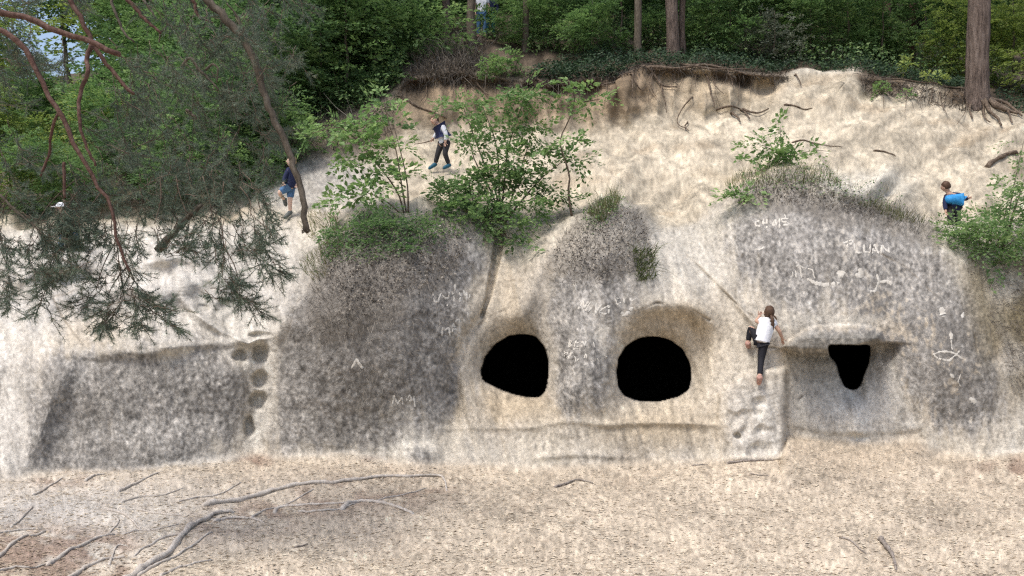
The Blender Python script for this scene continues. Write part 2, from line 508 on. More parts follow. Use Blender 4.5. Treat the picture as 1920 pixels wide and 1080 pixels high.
SL = 12.78 + 0.35 * np.abs((VV - 637 - warp_v * .3) / 29) ** 7 + .06 * (VV < 634) * ((634 - VV) / 10) + 0.02 * warp_u / 6 + .25 * sstep(1520, 1470, UU) + .12 * sstep(1620, 1655, UU)
slab_f = slab * 1.0
niche_poly = [(1478,660),(1500,657),(1650,645),(1674,643),(1682,700),(1702,760),(1726,808),(1640,818),(1540,812),(1480,790)]
niche = blur(inside(niche_poly).astype(float), 2.2)
bowl = np.exp(-np.abs((UU - 1572) / (96 + warp_u * .6)) ** 3.2 - np.maximum(0, (VV - 655) / 56) ** 2) * sstep(641, 647, VV - np.maximum(0, 1500 - UU) * .3)
Yd += (.36 + .24 * sstep(690, 655, VV)) * bowl * (1 - slab)
Yd += 0.16 * np.exp(-((UU - 1664) / 16) ** 2 - np.maximum(0, (VV - 648) / 32) ** 2) * sstep(641, 646, VV)
Yd += 0.22 * np.exp(-((UU - (1590 + (VV - 640) * 0.09)) / 40) ** 2) * sstep(815, 690, VV) * niche * (1 - slab)
Yd = Yd * (1 - slab_f) + SL * slab_f
Dc, Tc = seg_dist([(1600, 715), (1604, 770), (1608, 812)])
Yd += 0.15 * sstep(26, 8, Dc) * sstep(765, 730, VV)
Yd -= 0.13 * np.exp(-(Dc / 17) ** 2) * sstep(735, 775, VV) * sstep(826, 806, VV)
lip = np.exp(-((VV - (800 + 12 * np.sin((UU - 1480) / 80))) / 9) ** 2) * ((UU > 1476) & (UU < 1730))
Yd -= 0.03 * lip
blk = inside([(1350,735),(1400,700),(1471,690),(1472,863),(1330,863)]).astype(float)
blk = blur1(blur(blk, 1.0), 1, 0) * (1 - 0) 
blk_l = sstep(1325, 1380, UU + warp_u)
Yd -= 0.22 * blk * blk_l
shelf = sstep(795, 812, VV + warp_v * .6 + 10 * np.sin(UU / 60)) * sstep(866, 840, VV) * sstep(815, 850, UU) * sstep(1370, 1300, UU)
Yd -= 0.045 * np.exp(-((VV - (803 + warp_v * .5 - 8 * sstep(850, 1000, UU))) / 7) ** 2) * sstep(800, 850, UU) * sstep(1380, 1300, UU)
Yd += 0.035 * shelf
Yd -= 0.06 * np.exp(-((VV - (856 + warp_v * .5)) / 7) ** 2) * sstep(990, 1020, UU) * sstep(1230, 1180, UU)
Yd -= 0.30 * blob(690, 660, 130, 200, 3) + 0.25 * blob(1790, 640, 90, 200, 2) + 0.12 * blob(260, 780, 190, 80, 4)
Yd += 0.22 * blob(850, 760, 26, 80) + 0.18 * blob(1335, 620, 40, 120)
# worn channels on the slope, chutes and the bleached west shelves
Yd -= 0.16 * sheared(26, 60, 91, .55) * np.clip(blob(1420, 420, 120, 110, 3) * .35 + blob(1300, 480, 70, 130, 3) * .6, 0, 1)
def ridge(pts, w, h):
    global Yd
    D_, T_ = seg_dist(pts)
    Yd = Yd - 1.6 * h * np.exp(-((D_ + warp_u * .4) / w) ** 2) * np.sin(np.pi * np.clip(T_ * .96 + .02, 0, 1)) ** .5
ridge([(1035,430),(1010,490),(985,560),(965,610)], 20, .16)
ridge([(1255,440),(1275,500),(1300,560),(1345,620)], 18, .14)
ridge([(1345,520),(1375,560),(1400,590),(1440,630)], 9, .09)
ridge([(340,560),(370,590),(420,622),(465,645),(500,628)], 9, .16)
ridge([(470,500),(440,540),(450,580),(500,610)], 12, -.12)
ridge([(560,470),(540,540),(520,600),(512,660)], 18, .14)
ridge([(60,600),(110,560),(190,540),(300,545)], 14, .14)
ridge([(20,540),(80,500),(150,500)], 14, .16)
ridge([(240,500),(330,480),(430,500)], 14, .14)
ridge([(135,640),(118,690),(82,760),(72,820),(46,880)], 26, .11)
ridge([(40,640),(10,720),(-20,820)], 16, -.12)
ridge([(490,625),(492,700),(484,770),(470,840)], 26, -.06)
# ledge along the top of the big wall and its left arris
Dl, Tl = seg_dist([(95, 672), (170, 668), (260, 662), (360, 658), (440, 646), (500, 634)])
below = VV > 655
lv = np.interp(us, [60, 95, 170, 260, 360, 440, 500, 540], [690, 672, 668, 662, 658, 646, 634, 632])[None, :] + warp_v * 1.2 + warp_u * .5
Yd -= 0.10 * np.exp(-np.abs((VV - lv) / 11) ** 2) * sstep(70, 130, UU) * sstep(500, 430, UU)
Yd -= (0.26 * field(60, 30, 81) + 0.13 * field(30, 18, 82) + .07 * sheared(10, 26, 86, -.7)) * blob(200, 530, 360, 120, 4)
Yd -= (0.09 * field(60, 50, 83) + .05 * field(30, 30, 84)) * np.clip(blob(1300, 520, 110, 110, 3) + blob(0, 780, 90, 130, 3) + blob(980, 540, 70, 90, 3), 0, 1)
# stone by the foot of the wall
Yd -= 0.30 * blob(778, 862, 38, 24, 3)
# boulder-like swell on the upper slope
Yd -= 0.8 * blob(1620, 345, 75, 30)
Yd -= 0.35 * blob(300, 470, 60, 28) + 0.3 * blob(130, 480, 70, 30) + 0.35 * blob(420, 450, 50, 26)
Yd += 0.25 * blob(220, 520, 80, 20)
CRACK = np.zeros((NV, NU))
for pts, w_, d_ in [([(1288,478),(1330,520),(1368,558),(1402,586),(1440,612)], 2.6, .06), ([(1385,660),(1430,650),(1476,656)], 2.4, .05), ([(1512,690),(1534,722),(1498,748)], 2.2, .04),
        ([(1728,818),(1744,848),(1768,868)], 3, .05), ([(1010,505),(985,520),(955,528)], 2.2, .03), ([(100,556),(170,538),(250,530)], 2.6, .05), ([(150,640),(120,600),(100,560)], 2.4, .03),
        ([(30,700),(60,640),(100,600)], 2.2, .04), ([(1380,560),(1376,520),(1392,480)], 2, .02), ([(880,640),(905,600),(960,575)], 2.4, .03), ([(1190,585),(1230,568),(1290,575),(1330,600)], 2.6, .05),
        ([(1640,470),(1700,500),(1760,560)], 2.2, .03), ([(1800,560),(1830,640),(1838,720)], 2.4, .04), ([(1880,560),(1900,660),(1905,760)], 2.6, .05), ([(560,560),(540,620),(520,680)], 2.4, .03), ([(260,590),(330,575),(370,588)], 2.4, .05),
        ([(1140,330),(1230,340),(1300,330)], 2.4, .05), ([(1540,240),(1640,262),(1720,250)], 2.2, .05), ([(1340,300),(1290,340),(1250,400)], 2.6, .05), ([(1580,170),(1540,220),(1480,260)], 2.8, .07), ([(1700,330),(1760,350),(1800,345)], 2.4, .05)]:
    D_, T_ = seg_dist(pts)
    g_ = np.exp(-((D_ + np.abs(field(10, 10, 97)) * 1.2) / w_) ** 2) * np.clip(.5 + .5 * field(14, 14, 98), 0, 1)
    Yd += d_ * g_
    CRACK = np.maximum(CRACK, g_)
# undercut below the turf edge
evv, _ = edge
und = (VV - (evv[None, :] + 16 + warp_v * .4)) / 14
cut = np.exp(-und ** 2) * sstep(730, 790, UU) * (1 - sstep(1470, 1500, UU) * sstep(1625, 1600, UU)) * sstep(1860, 1820, UU)
Yd += .55 * cut
Yd += (0.10 * field(7, 45, 71) + 0.06 * field(14, 20, 72)) * sstep(0, 12, VV - evv[None, :]) * sstep(110, 70, VV - evv[None, :]) * sstep(740, 780, UU) * sstep(1480, 1440, UU)
Yd_open = Yd.copy()
for m_ in cm:
    Yd += 7.5 * sstep(0.42, 0.66, m_)

# masks of zones
base_line = np.interp(us, np.array(base_pts)[:, 0], np.array(base_pts)[:, 1])[None, :] + warp_v * 0.5
is_ground = VV > base_line - 1
crest_line = crest[0][None, :]
edge_line = edge[0][None, :] + warp_v * .5
is_slope = (VV < crest_line) & (VV >= edge_line)
is_top = VV < edge_line

PX = (UU - 960) * Yd / F
PY = Yd.copy()
PZ = CZ + (540 - VV) * Yd / F
POS = np.stack([PX, PY, PZ], -1)
# relief along the surface normal
du = np.gradient(POS, axis=1); dv = np.gradient(POS, axis=0)
NRM = np.cross(dv, du)
NRM /= np.linalg.norm(NRM, axis=-1)[..., None] + 1e-9
NRM *= np.where(np.sum(NRM * (POS - np.array([0, 0, CZ])), -1)[..., None] > 0, -1, 1)
NRM = np.stack([blur(NRM[..., k], 2) for k in range(3)], -1)
f1, f2, f3, f4 = field(45, 40, 21), field(16, 14, 22), field(6, 7, 23), field(2.6, 3.2, 24)
f5 = field(4, 5, 25)
amp = 0.024 * f1 + 0.006 * f2 + 0.004 * f3 + 0.005 * f4 + 0.005 * f5
pits = np.clip(f3 * .7 + f4 * .8 - 1.25, 0, 2.5)
rock_amp = 1.0 * amp - 0.015 * pits
rough_zone = np.zeros((NV, NU))
for poly in ([(60,660),(520,640),(880,430),(900,600),(800,860),(40,890)], [(1020,480),(1240,480),(1150,780),(1030,780)], [(1360,400),(1560,330),(1780,420),(1900,800),(1750,815),(1650,600),(1450,590)]):
    rough_zone = np.maximum(rough_zone, pmask(poly, 25))
rock_amp = rock_amp * (.35 + .65 * rough_zone) + .008 * sheared(4, 26, 102, -.25) * (1 - rough_zone)
g1, g2, g3 = field(60, 14, 31), field(20, 5, 32), field(7, 2.5, 33)
gr_amp = 0.032 * g1 + 0.009 * g2 + 0.003 * g3
sl_amp = 0.095 * sheared(14, 30, 37, .9) * sstep(-.3, 1, field(60, 30, 38)) + 0.03 * sheared(9, 16, 39, -.8) + 0.06 * field(50, 18, 34) + 0.018 * field(18, 7, 35) + 0.005 * field(8, 4, 36)
smooth_zone = np.clip(blob(425, 600, 70, 50) + blob(1605, 760, 45, 60) + blob(970, 775, 90, 30) + blob(990, 560, 60, 90), 0, 1)
rock_amp *= 1 - 0.75 * smooth_zone
pitted = blob(1415, 790, 60, 75, 4)
rock_amp += pitted * (-0.035 * np.clip(f2 * .6 + f3, 0, 3))
wg = blur(is_ground.astype(float), 3); ws = blur((is_slope | is_top).astype(float), 3)
A_ = rock_amp * (1 - wg) * (1 - ws) + gr_amp * wg + sl_amp * ws
A_ *= (VV < 1182) * (Yd < 40) * (1 - .8 * np.exp(-((VV - evv[None, :]) / 16) ** 2))
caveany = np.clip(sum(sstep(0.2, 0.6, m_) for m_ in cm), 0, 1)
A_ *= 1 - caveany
POS = POS + NRM * A_[..., None]
far_rows = VV > 1181
POS[..., 2] = np.where(far_rows, 0.0, POS[..., 2])

# ---- albedo of the stone, crust, sand, soil (linear)
def mixc(C0, c1, m):
    return C0 * (1 - m[..., None]) + np.array(c1) * m[..., None]
n_big, n_mid, n_fin = field(70, 60, 41), field(22, 26, 42), field(7, 9, 43)
n_vert = field(4, 22, 44); n_px = field(2.2, 3.2, 45)
ALB = np.broadcast_to(np.array([0.475, 0.43, 0.355]), (NV, NU, 3)).copy()
ALB = mixc(ALB, (0.42, 0.335, 0.225), sstep(0.2, 1.4, n_big * .8 + n_mid * .2) * 0.6)
ALB = mixc(ALB, (0.52, 0.49, 0.43), sstep(0.3, 1.6, -n_big) * 0.7)
# pale bleached flank and shelves on the west part
pale = np.clip(blob(0, 760, 90, 170, 4) + blob(250, 520, 330, 95, 4) + blob(300, 860, 260, 16) + blob(1415, 790, 65, 80, 4), 0, 1)
ALB = mixc(ALB, (0.52, 0.495, 0.45), pale * 0.85)
ALB = mixc(ALB, (0.36, 0.345, 0.32), sstep(.1, 1.6, field(50, 26, 85) + .4 * n_fin) * .65 * np.clip(blob(200, 520, 370, 110, 4) + blob(1330, 520, 80, 90, 3), 0, 1))
# ochre around the caves and down the sand chutes
och = np.clip(blob(960, 760, 120, 40) + blob(1240, 610, 95, 45) * .8 + blob(1230, 800, 130, 45) + blob(980, 550, 75, 110) * .8 + blob(1300, 650, 60, 90) * .6, 0, 1)
ALB = mixc(ALB, (0.40, 0.325, 0.225), och * 0.75)
# grey lichen crust
crust_polys = [
    ([(92,672),(180,664),(440,650),(470,700),(462,800),(430,842),(300,876),(120,884),(42,884),(60,800)], 12, 0.95),
    ([(230,640),(330,610),(450,640),(500,632),(560,650),(500,660),(240,664)], 10, 0.7),
    ([(600,470),(660,430),(800,430),(885,440),(905,480),(890,580),(850,640),(845,750),(800,820),(720,850),(505,838),(500,740),(520,640),(560,560)], 14, 1.0),
    ([(735,850),(800,832),(815,868),(775,882)], 6, 0.9),
    ([(1020,510),(1080,480),(1200,470),(1245,500),(1230,560),(1170,590),(1140,650),(1152,700),(1148,760),(1100,785),(1035,775),(1045,690),(1030,620),(1000,575)], 9, 1.0),
    ([(1360,430),(1395,380),(1470,340),(1560,345),(1690,400),(1770,450),(1830,560),(1870,700),(1885,800),(1760,815),(1720,740),(1690,660),(1650,590),(1560,570),(1460,580),(1380,520)], 16, 1.0),
    ([(1500,626),(1640,626),(1648,646),(1600,654),(1540,660),(1488,656)], 6, 0.95),
    ([(1510,750),(1575,750),(1585,790),(1515,785)], 8, 0.5),
    ([(0,690),(30,690),(10,860),(-200,880),(-200,700)], 20, 0.25),
    ([(900,800),(1140,795),(1150,815),(900,830)], 10, 0.35),
    ([(1100,850),(1300,845),(1300,862),(1100,872)], 8, 0.45),
    ([(480,340),(700,300),(730,330),(600,400),(520,400)], 14, 0.6),
]
CRUST = np.zeros((NV, NU))
n_drip = field(4, 42, 48)
for poly, s, w in crust_polys:
    mk = pmask(poly, s * 1.7)
    CRUST = np.maximum(CRUST, w * sstep(0.06, 0.80, mk + (0.16 * n_big + 0.12 * n_mid + 0.05 * n_fin + 0.06 * n_px + 0.14 * n_drip) * (mk > .01)))
n_xs = field(1.3, 1.7, 46)
n_dg = field(2.0, 4.5, 47)
STEPS = pmask([(360,560),(430,560),(520,618),(515,680),(512,790),(490,850),(455,845),(450,790),(470,760),(468,700),(435,690)], 10)
wear = sstep(0.5, 1.7, 0.35 * n_fin + 0.35 * n_px + 0.4 * n_dg + .45 * n_mid + .3 * n_xs) * (.10 + .12 * sstep(600, 1000, UU) + .30 * sstep(1500, 1650, UU))
crust_c = np.array([0.285, 0.27, 0.247]) * np.clip(1 + 0.06 * n_big + 0.02 * n_mid + 0.035 * n_fin + 0.08 * n_px + .12 * n_xs, .4, 1.8)[..., None]
crust_c = mixc(crust_c, (0.215, 0.203, 0.186), sstep(0.4, 1.9, n_mid * .5 + n_big * .8) * 0.55)
crust_c = mixc(crust_c, (0.175, 0.163, 0.147), np.clip(.7 * blob(680, 620, 150, 190, 2) + .4 * blob(1810, 640, 90, 150, 3) + .3 * blob(1500, 420, 130, 60) + .12 * blob(250, 730, 180, 70, 3), 0, 1))
ALB = mixc(ALB, (0.53, 0.50, 0.44), STEPS * .9)
m_ = CRUST * (1 - wear) * (1 - .92 * STEPS)
ALB = ALB * (1 - m_[..., None]) + crust_c * m_[..., None]
ALB = mixc(ALB, (0.46, 0.435, 0.39), niche * .7)
ALB = mixc(ALB, (0.56, 0.535, 0.485), np.clip(sstep(34, 14, Dc) * (VV > 720) + .8 * blob(1545, 750, 45, 40, 3) + .6 * blob(1650, 740, 30, 40, 3), 0, 1) * .85)
ALB = mixc(ALB, (0.53, 0.495, 0.43), blob(1565, 603, 105, 12, 4) * .8)
ALB = ALB * (1 - .85 * (slab * sstep(618, 630, VV))[..., None]) + .85 * (slab * sstep(618, 630, VV))[..., None] * np.array([0.245, 0.232, 0.205]) * np.clip(1 + .14 * n_fin + .12 * n_px, .4, 1.6)[..., None]
fl = sheared(3, 24, 99, -.25)
ALB *= np.clip(1 + .06 * fl + .04 * sheared(5, 40, 100, .2), .7, 1.3)[..., None]
ALB = mixc(ALB, (0.345, 0.325, 0.29), sstep(.2, 1.5, field(26, 60, 101) + .35 * fl) * .42 * (1 - CRUST))
ALB = mixc(ALB, (0.20, 0.165, 0.12), CRACK * .7)
# brown humus and withered ivy ground on the mounds
hum = np.zeros((NV, NU))
for poly, s, w in [([(600,460),(640,410),(760,390),(890,395),(900,450),(860,520),(720,620),(620,640),(560,600)], 20, 0.75),
                   ([(1040,450),(1100,385),(1150,370),(1210,400),(1235,480),(1200,530),(1060,530),(1010,490)], 14, 0.75),
                   ([(1360,370),(1420,325),(1480,310),(1560,335),(1680,390),(1760,420),(1780,480),(1640,440),(1440,400)], 14, 0.75),
                   ([(560,470),(640,430),(640,560),(560,560)], 16, 0.6)]:
    mk = pmask(poly, s)
    hum = np.maximum(hum, w * sstep(0.3, 0.7, mk + 0.16 * n_mid * (mk > .02)))
ALB = mixc(ALB, (0.175, 0.158, 0.135), hum * .8)
# brownish green east flank under the bushes
ALB = mixc(ALB, (0.20, 0.165, 0.098), pmask([(1800,470),(2000,450),(2300,500),(2300,840),(1950,840),(1890,760),(1830,600)], 26) * 0.95 * sstep(-1.8, .4, n_mid))
# upper slope: loose sand
ws2 = blur(is_slope.astype(float), 2.5)
sand = np.array([0.45, 0.395, 0.305]) * (1 + 0.07 * field(30, 8, 51) + 0.07 * field(8, 3, 52))[..., None]
sand = sand * np.clip(1 + .07 * sheared(5, 9, 103, 1.2) + .05 * sheared(4, 8, 104, -1.1), .6, 1.4)[..., None]
sand = mixc(sand, (0.34, 0.275, 0.195), sstep(0.6, 2.2, field(26, 8, 53) + .3 * n_fin) * 0.6)
sand = mixc(sand, (0.36, 0.35, 0.33), blob(590, 345, 120, 60, 4) * .8)
ALB = ALB * (1 - ws2[..., None] * (1 - CRUST[..., None] * .5)) + sand * ws2[..., None] * (1 - CRUST[..., None] * .5)
ALB = mixc(ALB, (0.56, 0.53, 0.455), blob(1625, 350, 85, 32, 4) * .75)
# soil bank below the turf
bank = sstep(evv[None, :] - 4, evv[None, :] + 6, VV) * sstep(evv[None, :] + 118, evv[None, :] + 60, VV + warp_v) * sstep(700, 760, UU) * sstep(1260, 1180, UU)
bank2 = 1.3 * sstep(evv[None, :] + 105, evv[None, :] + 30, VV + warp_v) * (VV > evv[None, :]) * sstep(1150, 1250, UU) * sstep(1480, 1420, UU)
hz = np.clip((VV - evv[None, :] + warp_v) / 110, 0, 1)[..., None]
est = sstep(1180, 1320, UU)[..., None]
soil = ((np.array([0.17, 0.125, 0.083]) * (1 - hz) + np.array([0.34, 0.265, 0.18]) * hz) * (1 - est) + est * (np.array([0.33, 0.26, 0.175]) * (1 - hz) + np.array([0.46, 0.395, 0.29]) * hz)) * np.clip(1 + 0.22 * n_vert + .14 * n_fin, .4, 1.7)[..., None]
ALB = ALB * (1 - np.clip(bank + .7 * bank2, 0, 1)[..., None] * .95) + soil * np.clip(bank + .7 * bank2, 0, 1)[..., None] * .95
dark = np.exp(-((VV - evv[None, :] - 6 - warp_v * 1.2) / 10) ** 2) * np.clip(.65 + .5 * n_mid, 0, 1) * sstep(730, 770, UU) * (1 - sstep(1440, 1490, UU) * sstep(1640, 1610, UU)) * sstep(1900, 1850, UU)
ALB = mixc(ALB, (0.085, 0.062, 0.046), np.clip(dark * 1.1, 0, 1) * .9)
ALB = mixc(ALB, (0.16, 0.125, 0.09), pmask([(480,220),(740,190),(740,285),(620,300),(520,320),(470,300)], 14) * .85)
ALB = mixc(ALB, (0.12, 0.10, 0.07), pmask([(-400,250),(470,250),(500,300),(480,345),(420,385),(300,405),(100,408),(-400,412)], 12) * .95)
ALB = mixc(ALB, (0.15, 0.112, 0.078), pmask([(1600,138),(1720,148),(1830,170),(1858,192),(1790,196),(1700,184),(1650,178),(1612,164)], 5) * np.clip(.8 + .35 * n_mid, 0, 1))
# woodland floor above
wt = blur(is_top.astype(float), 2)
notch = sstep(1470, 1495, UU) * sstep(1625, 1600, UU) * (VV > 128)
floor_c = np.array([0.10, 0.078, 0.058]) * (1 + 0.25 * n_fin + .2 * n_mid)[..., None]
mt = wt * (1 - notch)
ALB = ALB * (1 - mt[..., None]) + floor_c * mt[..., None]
# beaten ground with litter at the foot
gnd = np.array([0.465, 0.395, 0.305]) * (1 + 0.06 * field(40, 12, 61) + 0.04 * field(9, 4, 62) + 0.10 * field(2.6, 1.9, 63))[..., None]
gnd = mixc(gnd, (0.50, 0.475, 0.435), np.clip(blob(120, 960, 330, 70) + .5 * blob(150, 1040, 100, 30), 0, 1) * .8)
redp = np.clip(pmask([(380,950),(560,915),(830,895),(850,930),(700,950),(500,990),(360,1010)], 20) + pmask([(0,990),(90,985),(240,1000),(280,1060),(200,1090),(-40,1100)], 18) + blob(705, 862, 26, 14, 3) + blob(470, 860, 40, 14, 3) + blob(1900, 880, 70, 22) + blob(110, 900, 45, 12), 0, 1)
gnd = mixc(gnd, (0.245, 0.165, 0.125), redp * .75 * sstep(-.9, .6, field(14, 6, 64)))
gnd = mixc(gnd, (0.33, 0.26, 0.195), sstep(0.5, 1.9, .6 * field(16, 5, 65) + .8 * field(4, 2.2, 66)) * .26)
gnd = mixc(gnd, (0.37, 0.30, 0.22), pmask([(1476,800),(1730,830),(1760,870),(1600,900),(1470,880)], 14) * .5)
ALB = ALB * (1 - wg[..., None]) + gnd * wg[..., None]
ALB = mixc(ALB, (0.05, 0.046, 0.042), caveany)          # cave insides painted near-black, deep shade put into the colour
ALB *= np.clip(1 + 0.10 * n_xs + 0.06 * n_px, .6, 1.4)[..., None]
ALB = np.clip(ALB, 0.01, 0.64)

# sampling helpers
iu0 = lambda u: np.interp(u, us, np.arange(NU))
iv0 = lambda v: np.interp(v, vs, np.arange(NV))
def sample(A, u, v):
    x = np.clip(iu0(u), 0, NU - 1.001); y = np.clip(iv0(v), 0, NV - 1.001)
    i, j = np.floor(x).astype(int), np.floor(y).astype(int)
    fx, fy = (x - i), (y - j)
    if A.ndim == 3:
        fx, fy = fx[..., None], fy[..., None]
    return (A[j, i] * (1 - fx) * (1 - fy) + A[j, i + 1] * fx * (1 - fy) + A[j + 1, i] * (1 - fx) * fy + A[j + 1, i + 1] * fx * fy)
def S(u, v, off=0.0):
    """point on the terrain seen at photo pixel u, v, lifted by off along the normal"""
    u, v = np.asarray(u, float), np.asarray(v, float)
    p = sample(POS, u, v)
    if np.any(off):
        n = sample(NRM, u, v)
        n = n / (np.linalg.norm(n, axis=-1)[..., None] + 1e-9)
        p = p + n * np.asarray(off)[..., None] if np.ndim(off) else p + n * off
    return p
def AT(u, v, Y):
    """point at distance Y along the sight line of photo pixel u, v"""
    u, v, Y = np.broadcast_arrays(np.asarray(u, float), np.asarray(v, float), np.asarray(Y, float))
    return np.stack([(u - 960) * Y / F, Y, CZ + (540 - v) * Y / F], -1)
def FLOOR(u, Y):
    """terrain point of the wooded plateau in direction u at distance Y"""
    i = int(round(float(iu0(u))))
    e = evv[i]
    r = vs < e
    yy, vv_ = Yd[r, i][::-1], vs[r][::-1]
    k = np.argsort(yy)
    v = np.interp(Y, yy[k], vv_[k])
    return AT(u, v, Y)

# split the sheet into ground / cliff / slope / woodland floor by face
idx = np.arange(NU * NV).reshape(NV, NU)
quads = np.stack([idx[:-1, :-1], idx[1:, :-1], idx[1:, 1:], idx[:-1, 1:]], -1)
zone = np.ones((NV - 1, NU - 1), int)
zone[is_ground[:-1, :-1]] = 0
zone[is_slope[:-1, :-1]] = 2
zone[is_top[:-1, :-1]] = 3
zone[VV[:-1, :-1] < CV[-2][None, :-1]] = -1          # the far hilltop ends here, sky beyond
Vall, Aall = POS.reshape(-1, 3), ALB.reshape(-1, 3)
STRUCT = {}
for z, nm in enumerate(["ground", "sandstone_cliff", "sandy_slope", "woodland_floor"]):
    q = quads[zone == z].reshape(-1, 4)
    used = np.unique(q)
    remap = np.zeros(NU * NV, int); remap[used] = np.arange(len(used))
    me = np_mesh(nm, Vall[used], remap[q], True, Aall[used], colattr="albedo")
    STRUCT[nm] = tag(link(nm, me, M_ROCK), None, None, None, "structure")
# wide ground under and behind the camera
gx = np.linspace(-150, 150, 31); gy = np.linspace(-150, 11, 18)
GX, GY = np.meshgrid(gx, gy)
gv = np.stack([GX, GY, np.full(GX.shape, -0.14)], -1).reshape(-1, 3)
gi = np.arange(gv.shape[0]).reshape(GX.shape)
gq = np.stack([gi[:-1, :-1], gi[:-1, 1:], gi[1:, 1:], gi[1:, :-1]], -1).reshape(-1, 4)
tag(link("forest_clearing", np_mesh("forest_clearing", gv, gq, True, np.tile([0.36, 0.30, 0.23], (len(gv), 1)), colattr="albedo"), M_ROCK), None, None, None, "structure")

CLIFF, GROUND, SLOPE, TOP = (STRUCT[k] for k in ("sandstone_cliff", "ground", "sandy_slope", "woodland_floor"))

# ------------------------------------------------------------------ scratched names and marks on the cliff
def carve(strokes, sc, ou, ov, width=3.4):
    sp = Soup()
    for st in strokes:
        w = width
        if isinstance(st, tuple) and isinstance(st[0], (int, float)) and isinstance(st[1], list):
            w, st = st
        p = np.array(st, float) / sc + np.array([ou, ov])
        n = max(4, int(np.sum(np.linalg.norm(np.diff(p, axis=0), axis=1)) / 2.0))
        t = np.linspace(0, len(p) - 1, n)
        q = np.stack([np.interp(t, np.arange(len(p)), p[:, k]) for k in (0, 1)], -1)
        q += RNG.normal(0, 0.35, q.shape)
        tg = np.gradient(q, axis=0); tg /= np.linalg.norm(tg, axis=1)[:, None] + 1e-9
        nn = np.stack([-tg[:, 1], tg[:, 0]], -1)
        hw = 0.48 * w * (0.55 + 0.9 * RNG.random(n)); hw[0] *= .4; hw[-1] *= .4
        a, b = q + nn * hw[:, None], q - nn * hw[:, None]
        A3, M3, B3 = S(a[:, 0], a[:, 1], 0.002), S(q[:, 0], q[:, 1], 0.010), S(b[:, 0], b[:, 1], 0.002)
        V = np.concatenate([A3, M3, B3])
        i = np.arange(n - 1)
        i = i[RNG.random(n - 1) > .05]
        Q = np.concatenate([np.stack([i, i + 1, n + i + 1, n + i], -1), np.stack([n + i, n + i + 1, 2*n + i + 1, 2*n + i], -1)])
        sp.add(V, Q, RNG.uniform(.2, .9, len(V)))
    return link("carved_lettering", sp.mesh("carved_lettering"), M_CARVE, CLIFF)

carve([[(180,220),(215,360),(290,375),(330,220),(420,310),(490,290),(490,190)],[(600,40),(610,160)],[(550,180),(590,270),(600,360)],[(680,180),(710,270),(690,370)],[(760,150),(820,330),(815,180)],[(880,220),(870,290)],[(450,410),(480,470)],[(560,410),(620,415)]], 9.817, 790, 530)
carve([[(370,990),(375,820),(430,880),(490,830),(515,990)],[(560,910),(590,760),(650,900)],[(580,870),(640,850)],[(610,720),(690,670),(715,930)],[(770,660),(800,750)],[(840,540),(885,760)],[(650,1010),(700,960)]], 9.817, 790, 530)
carve([[(240,275),(318,155),(318,265),(395,165)],[(340,300),(420,180)],[(385,315),(430,260)],[(480,350),(490,200),(495,310),(565,215)],[(530,320),(600,265),(660,240),(665,330),(600,355),(530,320)]], 7.2, 1050, 540)
carve([[(740,150),(780,230),(830,190)],[(850,130),(870,200)],[(740,150),(800,140)],(6,[(845,310),(860,375),(940,320),(960,275),(1010,260)]),[(940,130),(960,180),(1000,170)]], 7.2, 1050, 540, 2.8)
carve([[(115,690),(110,800)],[(115,700),(150,720),(115,745),(150,770),(110,800)],[(220,700),(185,790),(250,790)],[(210,740),(270,735)],[(290,800),(300,720),(340,790),(345,720)],[(450,730),(480,810)],[(60,850),(60,930)],[(70,870),(110,880),(70,910)],[(90,940),(180,870)],[(150,870),(120,970)],[(200,920),(220,1000),(260,950)],[(320,950),(350,880),(360,950)],[(500,940),(530,1000)],[(600,950),(625,920)],[(170,830),(260,825)]], 7.2, 1050, 540, 2.6)
carve([[(205,215),(165,235),(170,280),(220,285)],[(250,190),(245,275)],[(290,190),(290,300)],[(245,240),(290,240)],[(385,185),(350,265),(385,255)],[(385,190),(390,265)],[(430,190),(430,290)],[(530,185),(450,190),(460,220),(530,230),(525,255),(470,255)],[(490,130),(500,180)]], 6, 1390, 380, 3.0)
carve([[(1130,490),(1185,470),(1180,540)],[(1190,465),(1240,455),(1245,490),(1200,500)],[(1260,490),(1270,575),(1340,578)],[(1370,490),(1370,570),(1445,570),(1445,480)],[(1470,580),(1495,470),(1545,570)],[(1480,540),(1535,540)],[(1570,580),(1580,480),(1670,555),(1660,490)]], 6, 1390, 380, 3.2)
carve([[(150,540),(200,550),(255,520)],[(600,730),(650,710),(690,740),(790,760),(825,860)],[(570,780),(580,840)],[(610,760),(620,850)],[(660,740),(680,850)],(9,[(1090,770),(1110,850),(1130,780)]),(6,[(740,860),(830,910),(930,930),(1100,910)]),(9,[(1310,750),(1340,830),(1270,820)]),(5,[(1520,810),(1545,900),(1640,880),(1700,910)]),(5,[(1545,900),(1500,1000),(1430,1010)])], 6, 1390, 380, 2.6)
carve([[(535,575),(600,540),(700,540),(770,565),(825,610)],[(535,575),(600,610),(700,630),(770,565),(800,530)]], 5.4, 1650, 560, 3.4)
carve([(7,[(705,350),(715,420)]),[(715,420),(725,520)],[(780,850),(810,760)],[(770,830),(810,890)],(12,[(615,90),(640,190)]),(6,[(850,130),(825,200)]),(8,[(900,1000),(960,1060)]),(6,[(700,760),(740,800)])], 5.4, 1650, 560, 2.8)
carve([[(220,280),(240,140),(285,250),(340,165),(355,250)],[(400,210),(440,130),(475,200)],[(430,210),(470,190)],[(490,140),(505,290)]], 6.35, 700, 720, 3.2)
carve([(4.5,[(60,990),(85,940),(95,960)]),(4.5,[(85,945),(122,995)])], 3, 640, 360)

